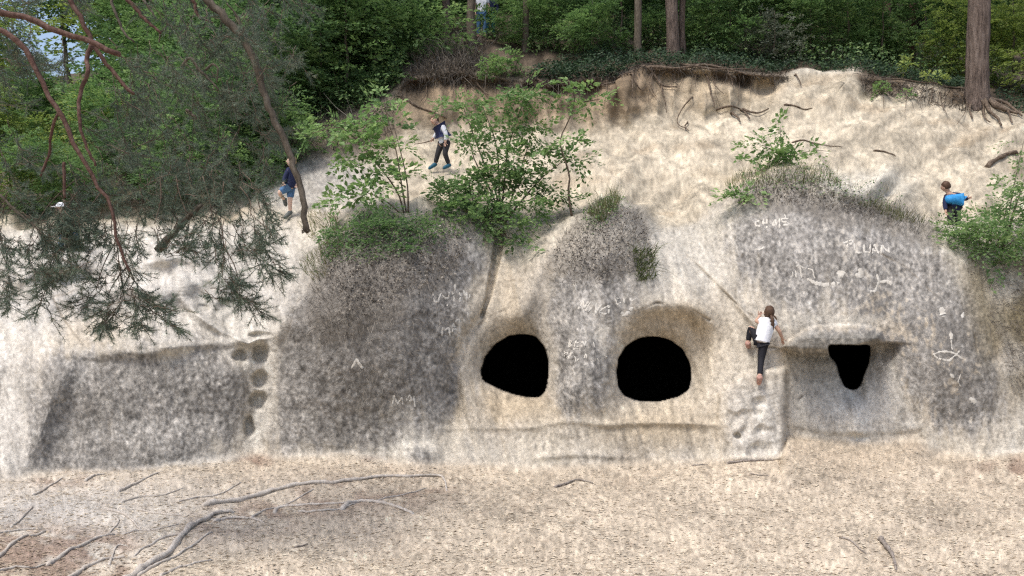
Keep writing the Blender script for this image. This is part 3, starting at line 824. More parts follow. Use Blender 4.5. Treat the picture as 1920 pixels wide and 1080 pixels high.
# ------------------------------------------------------------------ foliage generators
def leaves_geo(c, a, nrm, L, Wd, fold=0.18):
    """c centre base, a axis, nrm normal, per-leaf length/width -> verts, tris"""
    b = np.cross(nrm, a)
    b /= np.linalg.norm(b, axis=1)[:, None] + 1e-9
    n2 = np.cross(a, b)
    L = L[:, None]; Wd = Wd[:, None]
    v0 = c
    v1 = c + a * L * .45 + b * Wd * .5 + n2 * Wd * fold
    v2 = c + a * L
    v3 = c + a * L * .45 - b * Wd * .5 + n2 * Wd * fold
    V = np.stack([v0, v1, v2, v3], 1).reshape(-1, 3)
    i = np.arange(len(c))[:, None] * 4
    T = np.concatenate([i + [[0, 1, 2]], i + [[0, 2, 3]]], 0)
    return V, T

def unit(v):
    return v / (np.linalg.norm(v, axis=-1)[..., None] + 1e-9)

def sprays_geo(rng, base, direc, length, n, leaf, droop=0.25, tone0=None, flat=0.8):
    """flattened leafy twigs: base (S,3), direc (S,3), length (S,) ; n leaves each, alternating"""
    Sn = len(base)
    direc = unit(direc)
    upv = np.array([0, 0, 1.0]) + rng.normal(0, 1 - flat, (Sn, 3)) * 1.2
    side = unit(np.cross(direc, upv))
    nr = unit(np.cross(side, direc))
    t = (np.arange(n) + rng.random((Sn, n))) / n
    t = t ** 0.8
    pos = base[:, None] + direc[:, None] * (t * length[:, None])[..., None]
    pos[..., 2] -= droop * (t ** 2) * length[:, None]
    sgn = np.where(np.arange(n) % 2 == 0, 1.0, -1.0)[None, :, None]
    width = (0.34 * length[:, None] * (1 - 0.6 * t) * rng.random((Sn, n)))[..., None]
    pos = pos + side[:, None] * sgn * width + rng.normal(0, 0.02, pos.shape)
    ax = unit(direc[:, None] * (0.55 + 0.5 * t[..., None]) + side[:, None] * sgn * 0.8 + rng.normal(0, .22, pos.shape) - np.array([0, 0, .18]))
    nn = unit(nr[:, None] + rng.normal(0, .38, pos.shape))
    Ls = leaf * rng.uniform(.75, 1.15, (Sn, 1)) * rng.uniform(.45, 1.3, (Sn, n))
    tone = (0.45 if tone0 is None else tone0[:, None]) + rng.normal(0, .10, (Sn, n)) + 0.12 * (t - .5)
    V, T = leaves_geo(pos.reshape(-1, 3), ax.reshape(-1, 3), nn.reshape(-1, 3), Ls.ravel(), Ls.ravel() * rng.uniform(.5, .68, Sn * n))
    return V, T, np.repeat(np.clip(tone.ravel(), 0, 1), 4)

def crown_mesh(name, seed, rx, ry, h, n_spray, n_leaf, leaf, low=0.0, tone=0.45, spread=0.16, lean_up=0.15, nb=9):
    """broadleaf crown: boughs of layered sprays inside an uneven volume standing on z=0"""
    rng = np.random.default_rng(seed)
    # uneven outline: several lobes
    lob = np.stack([rng.normal(0, .42, nb) * rx, rng.normal(0, .42, nb) * ry, low * h + (1 - low) * h * rng.uniform(.12, .88, nb)], -1)
    lr = rng.uniform(.35, .6, nb)[:, None] * np.array([rx, ry, h * (1 - low) * .42])
    k = rng.integers(0, nb, n_spray)
    dirs = unit(rng.standard_normal((n_spray, 3)))
    rad = rng.random(n_spray) ** 0.45
    base = lob[k] + dirs * lr[k] * rad[:, None]
    base[:, 2] = np.maximum(base[:, 2], 0.05)
    out = dirs * np.array([1, 1, .35]) + np.array([0, 0, lean_up]) + unit(base - np.array([0, 0, h * .4])) * np.array([.5, .5, .2])
    ln = rng.uniform(.5, 1.1, n_spray) * spread * (rx + ry)
    t0 = np.clip(tone + rng.normal(0, spread * .6, n_spray) + .10 * rng.standard_normal(nb)[k], .05, .95)
    V, T, tn = sprays_geo(rng, base, out, ln, n_leaf, leaf, .3, t0)
    return np_mesh(name, V, T, False, tn)

CROWNS = [crown_mesh("foliage", 100 + k, 1.7, 1.5, 3.2, 620, 16, 0.115, 0.0, t) for k, t in enumerate((.38, .48, .42, .55))]
TALLC = [crown_mesh("crown", 120 + k, 2.6, 2.3, 6.0, 950, 16, 0.15, 0.0, t, .12, nb=14) for k, t in enumerate((.36, .46, .52))]

def stem_mesh(name, h, r, seed, lean=0.0, n=10):
    rng = np.random.default_rng(seed)
    z = np.linspace(-0.15, h, n)
    P = np.stack([lean * (z / h) ** 1.3 + rng.normal(0, .03 * h / 4, n), rng.normal(0, .03 * h / 4, n), z], -1)
    return np_mesh(name, *tube_geo(P, np.linspace(r, r * .35, n), 6, .05, rng), True)
STEMS = [stem_mesh("trunk", 2.8, .05, 5), stem_mesh("trunk", 6.0, .09, 6, .3)]

def put(name, me, mat, parent, loc, rz=0.0, sc=(1, 1, 1), kind=None):
    o = bpy.data.objects.new(name, me)
    COL.objects.link(o)
    if not me.materials: me.materials.append(mat)
    if me.materials[0] != mat:
        o.material_slots[0].link = 'OBJECT'
        o.material_slots[0].material = mat
    o.parent = parent
    o.location = loc; o.rotation_euler = (0, 0, rz); o.scale = sc
    if kind: o["kind"] = kind
    return o

# ---- understorey and young trees on the wooded plateau
rngf = np.random.default_rng(77)
def shrub(name, label, cat, group, P, sc, mat, crown, tall=False, stem_mat=M_GREYBARK):
    t = empty(name, tuple(P), label, cat, group)
    s3 = (sc * rngf.uniform(.9, 1.15), sc * rngf.uniform(.9, 1.1), sc * rngf.uniform(.9, 1.15))
    put("trunk", STEMS[1 if tall else 0], stem_mat, t, (0, 0, 0), rngf.uniform(0, 6.28), s3)
    put("foliage", crown, mat, t, (0, 0, .08), rngf.uniform(0, 6.28), s3, "stuff")
    return t

edge_shrubs = [(985, 25.0, .55), (1045, 25.6, .75), (1110, 24.6, .6), (1165, 25.4, .8), (1225, 25.6, .4), (1325, 25.6, .7), (1370, 25.6, .7), (1425, 26.2, .8), (1520, 26.4, .75), (1590, 26.8, .85), (1655, 26.2, .7), (1735, 26.4, .8), (1790, 26.0, .65), (1900, 25.6, .9), (1965, 25, .9), (740, 25.2, .85)]
ORD = "first second third fourth fifth sixth seventh eighth ninth tenth eleventh twelfth thirteenth fourteenth fifteenth sixteenth".split()
for k, (u, Y, s) in enumerate(sorted(edge_shrubs)):
    shrub("shrub", ORD[k] + " leafy shrub along the wood's rim, counted from the earth hollow towards the big pine", "shrub", "shrubs along the rim of the wood", FLOOR(u, Y), s * 1.1, (M_LEAFY if (u > 1780) else M_LEAFB if (k % 2 or u > 1480) else M_LEAF), CROWNS[k % 4])
west = [(705, 23.2, .9), (650, 22.4, .95), (600, 22.2, .85), (560, 23.3, 1.1), (635, 24.6, 1.25), (520, 22.8, .8), (490, 24.5, 1.2), (580, 26.5, 1.5), (700, 27, 1.45), (440, 25.5, 1.2), (770, 27.5, 1.2)]
for k, (u, Y, s) in enumerate(west):
    shrub("young_tree", "bushy young hornbeam crowding the dark slope between the pine boughs and the earth hollow", "young tree", "young hornbeams on the dark slope behind the pine", FLOOR(u, Y), s * 1.15, [M_LEAF, M_LEAFB, M_LEAF][k % 3], CROWNS[(k + 1) % 4])
back = []
for row, (Y, step, s) in enumerate([(31, 210, .9), (38, 180, 1.2), (44, 170, 1.6), (56, 200, 2.0)]):
    for u in np.arange(560 + 47 * row, 2150, step):
        back.append((u + rngf.uniform(-40, 40), Y + rngf.uniform(-2, 2), s * rngf.uniform(.85, 1.15)))
for k, (u, Y, s) in enumerate(back):
    if 850 < u < 940 and Y < 33: continue
    bright = rngf.random() < (.95 if u > 1450 else .75)
    shrub("woodland_tree", "green broadleaved tree deep in the wood behind the cliff top", "tree", "trees deep in the wood", FLOOR(u, Y), s * 1.0, M_LEAFY if (u > 1800 and k % 2) else (M_LEAFB if bright else M_LEAF), TALLC[k % 3], True)
farw = []
for (u, Y, s, yl) in [(-75, 34, 1.2, 1), (-60, 36, 1.3, 1), (320, 33, 1.2, 0), (330, 36, 1.5, 1), (330, 30, 1.2, 0), (395, 33, 1.6, 0), (470, 31, 1.6, 0), (-180, 38, 1.7, 0), (60, 30, .42, 1), (170, 29, .45, 0), (290, 28, .75, 0), (-20, 29, .6, 0), (370, 27, .8, 0), (520, 36, 2.0, 0), (-120, 30, .8, 0), (-300, 40, 2, 0), (345, 52, 2.4, 1), (-90, 60, 2.4, 0), (390, 48, 2.4, 0), (-150, 62, 2.6, 0)]:
    shrub("woodland_tree", "pale yellow-green tree glimpsed through the pine boughs" if yl else "green tree half hidden behind the pine boughs", "tree",
          "yellow-green trees beyond the pine boughs" if yl else "green trees beyond the pine boughs", FLOOR(u, Y), s, M_LEAFY if yl else (M_LEAF if int(abs(u)) % 3 == 0 else M_LEAFB), TALLC[int(abs(u)) % 3], True)

for k, (u, v, s, m) in enumerate([(-60,398,.8,M_LEAFY),(20,396,.55,M_LEAFY),(95,392,.6,M_LEAFB),(165,392,.55,M_LEAF),(235,390,.6,M_LEAF),(300,385,.6,M_LEAF),(355,380,.7,M_LEAF),(405,368,.7,M_LEAF),(450,345,.75,M_LEAF),(490,322,.7,M_LEAF),(-150,398,1.0,M_LEAF),(130,350,.9,M_LEAFY),(40,345,.9,M_LEAFB),(250,345,1.0,M_LEAF),(350,335,1.0,M_LEAF),(430,318,.9,M_LEAFB)]):
    shrub("shrub", "low bush behind the pale stone, veiled by the pine needles", "shrub", "bushes behind the pale stone under the pine boughs", S(u, v), s, M_LEAFB if m == M_LEAF and k % 2 else m, CROWNS[k % 4])

ht = shrub("woodland_tree", "tree whose high crown closes over the bright gap of sky behind the pine", "tree", None, FLOOR(128, 44), 1.5, M_LEAFB, TALLC[1], True)
for ch in ht.children:
    if ch.name.startswith("foliage"): ch.location.z = 4.6
shrub("shrub", "low yellow-green bush right under the bright gap of sky", "shrub", None, FLOOR(120, 36), .62, M_LEAFY, CROWNS[1])
# ---- tall trunks
def trunk_tree(name, label, u, Y, wpx, top_shift, mat, lean=0, crown_h=12.5, crown_s=1.0, P=None, roots=0, forkpx=None):
    P = FLOOR(u, Y) if P is None else P
    t = empty(name, tuple(P), label, "tree")
    r = 0.5 * wpx * Y / F
    H = 13.0
    z = np.concatenate([[-.3, 0, .15, .4, .9], np.linspace(1.8, H, 10)])
    sh = top_shift * Y / F
    rg = np.random.default_rng(int(u))
    pts = np.stack([P[0] + sh * (z / 6.0) + rg.normal(0, .02, len(z)), np.full(len(z), P[1]), P[2] + z], -1)
    rr = np.interp(z, [-.3, 0, .15, .4, .9, 6, H], [r * 1.6, r * 1.32, r * 1.22, r * 1.12, r * 1.03, r * .9, r * .55])
    path = smooth_path(pts, 60); rad = np.interp(path[:, 2] - P[2], z, rr)
    V, Q = tube_geo(path, rad, 24, .03, rg)
    link("trunk", np_mesh("trunk", V, Q), mat, t)
    c = put("crown", TALLC[int(u) % 3], M_LEAF, t, (sh * 1.6, 0, crown_h), u % 6, (crown_s,) * 3, "stuff")
    return t, P, r

T_A, PA, _ = trunk_tree("tree", "slim brown trunk beside the two walkers at the top of the earth hollow", 884, 24.2, 15, -4, M_GREYBARK)
T_B, _, _ = trunk_tree("tree", "thin pale grey trunk standing on the ivy near the overhanging roots", 1197, 24.3, 13, -2, M_GREYBARK)
T_C, _, _ = trunk_tree("tree", "thick dark furrowed trunk, front stem of a pair in the ivy", 1262, 24.6, 22, -6, M_PINEBARK)
T_C2, _, _ = trunk_tree("tree", "slimmer dark trunk just behind the thick furrowed one", 1279, 25.0, 11, 5, M_PINEBARK)
T_D, _, _ = trunk_tree("tree", "blotchy grey trunk almost hidden in leaves above the root edge", 1337, 29, 20, 0, M_GREYBARK)
T_E, _, _ = trunk_tree("tree", "brown trunk leaning outwards among bright leaves, nearest the pine", 1708, 27.5, 13, 14, M_REDBARK)
T_F, _, _ = trunk_tree("tree", "short brown trunk next to the leaning one among bright leaves", 1664, 28, 11, 3, M_REDBARK)
T_G, _, _ = trunk_tree("tree", "narrow trunk with a pale side above the dark root hollow", 985, 24.8, 11, 2, M_GREYBARK)
T_I, _, _ = trunk_tree("tree", "thin pale trunk in the leaves between the grey shrub and the notch", 1556, 28, 9, 3, M_GREYBARK)
T_J, _, _ = trunk_tree("tree", "thin dark trunk in deep shade next to the blotchy grey one", 1402, 27.5, 12, -6, M_PINEBARK)
T_K, _, _ = trunk_tree("tree", "dark slim trunk rising from the ivy between two pale trunks", 1092, 27, 12, 2, M_PINEBARK)
T_H, _, _ = trunk_tree("tree", "dim stump-like trunk in deep shade left of the slim brown one", 838, 26.5, 14, 0, M_PINEBARK)

Pp = S(1846, 192) + np.array([0, .35, -.1])
T_P, PP, RP = trunk_tree("pine_tree", "big reddish-grey pine trunk with bared roots at the sandy edge", 1846, 21.7, 39, 5, M_PINEBARK, P=Pp, crown_h=12.5, crown_s=1.2)
for pts, r in [([(1832,172),(1822,186),(1815,205),(1820,222)], .05), ([(1850,180),(1860,196),(1880,205),(1905,214)], .08), ([(1842,182),(1848,205),(1868,220),(1872,240)], .06), ([(1825,170),(1800,166),(1770,162)], .05), ([(1855,186),(1885,196),(1912,218)], .06), ([(1838,182),(1840,212),(1852,232)], .04), ([(1860,190),(1890,212),(1892,236)], .045)]:
    p = np.array(pts, float)
    q = smooth_path(np.c_[p, np.zeros(len(p))], 14)
    P3 = S(q[:, 0], q[:, 1]) + np.array([0, -.10, .02])
    V, Q = tube_geo(P3, np.linspace(r, r * .4, 14), 6, .1)
    link("root", np_mesh("root", V, Q), M_ROOTD, T_P)

# pale grey-green conical shrub by the rim
t = empty("shrub", tuple(FLOOR(1452, 24.9)), "pale grey-green conical shrub among darker leaves at the rim", "shrub")
put("foliage", crown_mesh("foliage", 190, .62, .5, 2.0, 340, 14, .075, 0, .5, .22), M_LEAFG, t, (0, 0, 0), 0, (1, 1, 1), "stuff")
put("trunk", STEMS[0], M_GREYBARK, t, (0, 0, 0), 1, (.6, .6, .6))

# ------------------------------------------------------------------ near plants, built branch by branch
def cluster_plant(name, label, cat, base_uv, clusters, leaf, mat, Yb=None, seed=1, stems=None, tone=.5, droop=.3, stem_r=.016, bark=M_GREYBARK, per=14, flat=.8, lspray=.42):
    """clusters: (u, v, dY, ru_px, rv_px, sprays)"""
    rng = np.random.default_rng(seed)
    B = S(*base_uv) if Yb is None else AT(*base_uv, Yb)
    t = empty(name, tuple(B), label, cat)
    bs, ds, ls, tn = [], [], [], []
    for (u, v, dY, ru, rv, n) in clusters:
        n = int(n * 1.15)
        c = AT(u, v, B[1] + dY)
        k = c[1] / F
        off = unit(rng.standard_normal((n, 3))) * (rng.random(n) ** .5)[:, None] * np.array([ru * k, max(ru, rv) * k * .8, rv * k])
        bs.append(c + off * .75)
        ds.append(off * np.array([1, 1, .5]) / (ru * k) + rng.normal(0, .35, (n, 3)) + np.array([0, 0, .12]))
        ls.append(rng.uniform(.55, 1.1, n) * lspray)
        tn.append(np.clip(tone + rng.normal(0, .1, n) + .25 * off[:, 2] / (rv * k + 1e-6), .05, .97))
    V, T, tt = sprays_geo(rng, np.concatenate(bs), np.concatenate(ds), np.concatenate(ls), per, leaf * 1.2, droop, np.concatenate(tn), flat)
    link("foliage", np_mesh("foliage", V, T, False, tt), mat, t, "stuff")
    if stems is None:
        stems = [[base_uv, ((base_uv[0] * .5 + c[0] * .5) + rng.normal(0, 6), base_uv[1] * .45 + c[1] * .55), (c[0], c[1])] for c in clusters]
        dys = [c[2] for c in clusters]
    else:
        dys = [0.0] * len(stems)
    for st, dy in zip(stems, dys):
        n = len(st)
        P3 = np.array([AT(p[0], p[1], B[1] + dy * (i / max(1, n - 1)) ** 1.2) for i, p in enumerate(st)])
        P3[0] = B if st[0] == base_uv or Yb is None and abs(st[0][1] - base_uv[1]) < 3 and abs(st[0][0] - base_uv[0]) < 3 else P3[0]
        path = smooth_path(P3, 16)
        Vt, Qt = tube_geo(path, np.linspace(stem_r, stem_r * .3, 16), 6, .08, rng)
        link("stem", np_mesh("stem", Vt, Qt), bark, t)
    return t

cluster_plant("shrub", "tall many-branched shrub with layered fresh leaves on the mound between cave and walkers", "shrub", (936, 432),
    [(858,196,.5,45,14,16),(900,205,.3,50,22,26),(950,192,.1,55,20,28),(990,175,-.2,42,18,20),(925,245,0,60,28,34),(985,240,.3,55,26,26),(890,270,-.3,42,24,20),(1010,290,.4,42,18,16),(1070,290,.5,36,18,14),(950,290,-.2,50,24,24),(985,330,.2,45,18,16)],
    .085, M_LEAFB, seed=3, tone=.5, stem_r=.024, stems=[[(936,432),(932,370),(905,300),(870,205)],[(936,432),(936,350),(930,270),(905,200)],[(938,430),(945,350),(955,270),(985,180)],[(938,430),(960,370),(985,290),(1000,240)],[(938,430),(975,380),(1020,330),(1065,295)],[(934,430),(925,370),(890,300),(880,265)]])
cluster_plant("bush", "dense dark green bush spilling over the mound top above the crack", "bush", (905, 412),
    [(835,360,-.1,36,20,34),(880,345,.1,42,26,48),(930,330,0,46,24,46),(985,340,.1,46,22,40),(1030,365,.2,32,18,22),(860,390,-.3,44,24,40),(925,385,-.3,46,26,42),(990,385,-.2,34,20,20),(900,418,-.5,48,14,26),(975,425,-.5,36,14,16),(840,420,-.4,26,16,14),(978,455,-.6,26,8,7)],
    .080, M_LEAF, seed=4, tone=.62, stem_r=.02)
cluster_plant("sapling", "slender sapling with a bent dark stem in front of the soil bank", "sapling", (1072, 405),
    [(1065,155,0,14,10,5),(1085,180,0,22,12,7),(1120,188,-.1,20,9,6),(1080,215,.1,22,14,6),(1065,262,0,26,14,7),(1088,300,.1,24,12,6),(1040,280,0,20,12,5),(1068,375,0,18,16,5)],
    .10, M_LEAFB, seed=5, tone=.66, stem_r=.024, bark=M_ROOTD, stems=[[(1072,405),(1066,362),(1068,330),(1062,308),(1050,265),(1064,230),(1078,190),(1066,150)],[(1078,195),(1100,190),(1124,186)]])
cluster_plant("young_tree", "thin-stemmed young tree with loose bright leaves at the near edge of the mound", "young tree", (762, 400),
    [(715,190,.2,30,18,9),(735,225,.1,36,18,11),(680,235,.3,42,20,13),(640,235,.4,40,18,11),(600,255,.5,44,16,11),(690,270,0,45,18,13),(650,300,.2,40,18,12),(740,275,-.1,32,18,10),(700,315,0,40,20,12),(745,330,-.2,34,18,10),(660,365,.1,32,18,8),(700,355,-.2,36,16,10),(640,385,.1,24,14,6),(570,250,.6,18,10,4)],
    .105, M_LEAFB, seed=6, tone=.58, stem_r=.018, stems=[[(762,400),(752,340),(742,280),(718,190)],[(758,402),(745,360),(700,300),(640,240),(585,250)],[(766,400),(764,350),(755,300),(735,225)],[(755,404),(720,375),(672,355)]], bark=M_ROOTD)
cluster_plant("bush", "low small-leaved bush draping the shaggy mound's brow", "bush", (690, 432),
    [(640,440,-.2,34,18,22),(690,430,-.3,40,18,28),(740,420,-.3,42,20,30),(790,425,-.4,36,20,22),(720,460,-.5,48,18,24),(650,470,-.5,34,20,16),(770,465,-.6,40,16,16),(700,395,0,36,16,16)],
    .062, M_LEAF, seed=7, tone=.5, stem_r=.01, per=13, lspray=.34)
cluster_plant("bush", "broad fresh green bush half covering the boy in blue", "bush", (1880, 470),
    [(1800,445,-.3,40,18,26),(1850,420,-.2,46,24,36),(1900,400,0,44,30,36),(1835,465,-.5,48,18,26),(1890,465,-.5,46,26,34),(1925,340,.3,36,26,18),(1895,355,.3,26,14,10),(1930,300,.6,34,16,10),(1950,430,0,44,40,36),(1870,495,-.6,30,12,10),(1960,500,-.3,40,30,18),(1870,440,-.6,70,34,60),(1905,380,-.2,40,30,34),(1820,430,-.5,40,20,26),(1780,425,-.1,24,14,10),(1920,262,.9,20,8,4)],
    .065, M_LEAF, seed=8, tone=.60, stem_r=.015)
cluster_plant("seedling", "small leafy seedling with one upright shoot on the crest behind the writing", "seedling", (1462, 312),
    [(1463,240,0,12,16,6),(1440,268,.1,20,10,6),(1415,270,0,24,8,5),(1465,285,-.1,28,14,14),(1440,290,-.2,26,12,10),(1500,288,.1,26,8,6),(1530,282,.2,22,5,4),(1400,300,0,22,8,5),(1480,300,-.2,26,8,8)],
    .10, M_LEAFB, seed=9, tone=.62, stem_r=.012, stems=[[(1462,312),(1464,280),(1463,235)],[(1462,312),(1445,280),(1412,268)],[(1464,312),(1495,290),(1530,282),(1555,284)]])
cluster_plant("seedling", "little sprig of bright leaves below the crest seedling, over the carved letters", "seedling", (1392, 385),
    [(1392,362,0,22,9,8),(1376,368,0,12,7,4),(1410,366,.05,10,6,3)], .10, M_LEAFB, seed=10, tone=.64, stem_r=.008)
cluster_plant("seedling", "leafy sprig half covering the legs of the two walkers", "seedling", (930, 82), [(915,38,-.3,15,12,12),(930,55,-.2,14,10,8),(905,22,-.1,10,9,8),(925,15,-.2,12,10,8)], .09, M_LEAFB, seed=16, tone=.55, stem_r=.01, lspray=.3)
cluster_plant("bush", "rounded light green bush rooted in the dark soil of the bank edge", "bush", (940, 150),
    [(930,120,-.2,26,18,26),(950,108,0,26,16,20),(915,130,-.3,18,14,14),(965,125,-.1,18,14,12)], .085, M_LEAFB, seed=12, tone=.5, stem_r=.012, lspray=.3)
cluster_plant("seedling", "tuft of young leaves on the brown overhang near the pine", "seedling", (1650, 182),
    [(1648,168,-.1,14,10,8),(1656,152,0,8,6,4),(1698,178,-.1,7,5,4)], .085, M_LEAFB, seed=13, tone=.6, stem_r=.008, lspray=.25)
cluster_plant("seedling", "yellow-green leaf spray on the rim next to the pine roots", "seedling", (1750, 160), [(1755,146,0,24,8,10),(1700,120,.2,14,14,10)], .08, M_LEAFY, seed=14, tone=.6, stem_r=.008, lspray=.28)

# ------------------------------------------------------------------ grasses, withered stems, ivy, litter
def strands(name, polys, n, length, mat, seed, grow=(0, -.25, .2), hang=0.0, width=.008, segs=3, tone=(.2, .9), jitter=.5, kind="stuff", parent=None, label=None, out=.03):
    rng = np.random.default_rng(seed)
    uv = []
    for poly, w in polys:
        p = np.array(poly, float)
        lo, hi = p.min(0), p.max(0)
        k = int(n * w); got = np.zeros((0, 2))
        while len(got) < k:
            c = lo + (hi - lo) * rng.random((k * 2, 2))
            got = np.vstack([got, c[inside(poly, c[:, 0], c[:, 1])]])
        uv.append(got[:k])
    uv = np.concatenate(uv); m = len(uv)
    P = S(uv[:, 0], uv[:, 1]) ; N = unit(sample(NRM, uv[:, 0], uv[:, 1]))
    d = unit(np.array(grow) + N * .5 + rng.normal(0, jitter, (m, 3)))
    L = length * np.exp(rng.normal(-.25, .55, m))
    pts = [P - N * .01]
    cur = P.copy(); dd = d.copy()
    for s in range(segs):
        cur = cur + dd * (L / segs)[:, None]
        pts.append(cur.copy())
        dd = unit(dd + np.array([0, 0, -hang]) + rng.normal(0, jitter * .45, (m, 3)))
    pts = np.stack(pts, 1)
    if hang > 0:      # keep hanging strands just outside the surface
        pts[:, 1:] += (N * out)[:, None] * np.linspace(.5, 1, segs)[None, :, None]
    side = unit(np.cross(d, np.array([0, 1.0, .2]) + rng.normal(0, .3, (m, 3))))
    wv = width * rng.uniform(.6, 1.4, m)
    prof = np.linspace(1, .25, segs + 1)
    A = pts + side[:, None] * (wv[:, None] * prof)[..., None] * .5
    B = pts - side[:, None] * (wv[:, None] * prof)[..., None] * .5
    V = np.stack([A, B], 2).reshape(-1, 3)
    i = np.arange(m)[:, None] * (2 * (segs + 1)); s = np.arange(segs)[None, :] * 2
    Q = np.stack([i + s, i + s + 1, i + s + 3, i + s + 2], -1).reshape(-1, 4)
    tn = np.repeat(rng.uniform(*tone, m), 2 * (segs + 1))
    o = link(name, np_mesh(name, V, Q, False, tn), mat, parent, kind)
    if label: o["label"] = label
    return o

mound1 = [(575,520),(610,450),(680,425),(800,420),(890,440),(890,500),(840,560),(830,660),(760,740),(640,760),(560,700),(540,600)]
strands("withered_creeper", [(mound1, .45), ([(590,500),(620,440),(700,430),(870,440),(860,490),(760,560),(660,640),(590,620)], .55)], 2300, .26, M_DRY, 201, (0, -.2, -.05), .6, .0065, 4, (.1, 1.0), .6, label="brown withered creeper stems matted over the big shaggy mound")
strands("withered_creeper", [([(1020,500),(1060,430),(1130,375),(1200,390),(1235,470),(1220,520),(1120,535),(1030,535)], 1.0)], 900, .17, M_DRY, 202, (0, -.3, .3), .35, .007, 3, (.1, .95), .5, label="dry grass and withered stems on the mound between the two caves")
strands("dry_grass", [([(1355,365),(1420,320),(1480,305),(1560,330),(1680,385),(1760,415),(1770,450),(1640,425),(1500,385),(1400,385)], 1.0)], 1000, .15, M_DRY, 203, (0, -.3, .5), .2, .007, 3, (.15, .95), .5, label="dry grass along the crest above the carved writing")
strands("grass", [([(1355,345),(1410,315),(1550,320),(1580,350),(1480,345),(1380,360)], .45), ([(1600,385),(1650,385),(1740,420),(1690,420)], .2), ([(1100,400),(1150,360),(1165,380),(1130,420)], .35)], 1500, .14, M_GRASS, 204, (0, -.2, 1.0), .1, .008, 3, (.1, 1), .4, label="short green grass at the tops of the mounds")
strands("grass", [([(1185,470),(1230,465),(1228,525),(1195,530)], 1.0)], 300, .17, M_GRASS, 205, (0, -.4, .5), .35, .013, 4, (.0, .6), .5, label="green grass tuft hanging beside the second cave's mound")
strands("grass", [([(560,500),(620,440),(650,460),(600,540)], .5), ([(560,420),(640,400),(640,440),(590,460)], .5)], 350, .2, M_GRASS, 206, (0, -.3, .6), .3, .011, 3, (.2, 1), .5, label="sparse grass where the shaggy mound meets the pale stone")
strands("hanging_moss", [([(1800,480),(1940,480),(1990,760),(1900,740),(1850,600)], 1.0)], 1300, .22, M_DRY, 207, (0, -.3, -.2), .6, .007, 4, (.1, .8), .4, label="dry strands hanging down the flank under the fresh bush")
# root mats and dry debris of the bank edge
ep = lambda a, b, du_, dn: [(u, float(np.interp(u, us, evv)) - du_) for u in np.linspace(a, b, 14)] + [(u, float(np.interp(u, us, evv)) + dn) for u in np.linspace(b, a, 14)]
strands("root_mat", [(ep(745, 1000, 20, 26), .3), (ep(1000, 1480, 6, 16), .38), (ep(1610, 1850, 4, 30), .32)], 2600, .32, M_DRY, 208, (0, -.7, -.1), .45, .016, 4, (.0, .6), .6, label="dark fibrous root mat hanging from the turf edge of the bank")
strands("dry_debris", [([(770,140),(790,85),(860,70),(910,80),(905,135),(850,150)], .7), ([(480,300),(500,240),(600,210),(740,180),(740,250),(620,290)], .3)], 2600, .38, M_DRY, 209, (0, -.4, .3), .2, .016, 3, (.1, .85), .8, label="brown twigs and dead leaves heaped in the earth hollow")

def ground_cover(name, polys, n, leaf, mat, seed, label, lift=.12):
    rng = np.random.default_rng(seed)
    uv = []
    for poly, w in polys:
        p = np.array(poly, float); lo, hi = p.min(0), p.max(0)
        k = int(n * w); got = np.zeros((0, 2))
        while len(got) < k:
            c = lo + (hi - lo) * rng.random((k * 2, 2))
            got = np.vstack([got, c[inside(poly, c[:, 0], c[:, 1])]])
        uv.append(got[:k])
    uv = np.concatenate(uv); m = len(uv)
    P = S(uv[:, 0], uv[:, 1]) + np.array([0, 0, 1]) * (lift * rng.random(m))[:, None] + rng.normal(0, .05, (m, 3))
    a = unit(rng.normal(0, 1, (m, 3)) * np.array([1, 1, .5]) + np.array([0, -.3, -.2]))
    nn = unit(np.array([0, -.6, .9]) + rng.normal(0, .4, (m, 3)))
    V, T = leaves_geo(P, a, nn, leaf * rng.uniform(.6, 1.3, m), leaf * rng.uniform(.5, .9, m))
    o = link(name, np_mesh(name, V, T, False, np.repeat(rng.random(m), 4)), mat, None, "stuff")
    o["label"] = label
    return o
ground_cover("ivy", [([(990,150),(1060,110),(1200,100),(1215,120),(1150,148),(1050,155)], .3), ([(1200,122),(1250,98),(1480,112),(1500,128),(1440,134),(1300,126)], .3), ([(1480,126),(1620,122),(1800,150),(1830,172),(1720,152),(1620,138)], .25), ([(1860,185),(1920,170),(2100,190),(2100,215),(1930,214)], .15)], 15000, .085, M_LEAFD, 301, "dark ivy carpet along the rim of the wood", .3)
ground_cover("undergrowth", [([(480,250),(560,190),(740,110),(760,150),(700,200),(560,240)], .45), ([(960,100),(1200,60),(1500,80),(1900,110),(1900,160),(1500,125),(1200,104)], .55)], 14000, .11, M_LEAF, 302, "low green undergrowth on the woodland floor", .7)

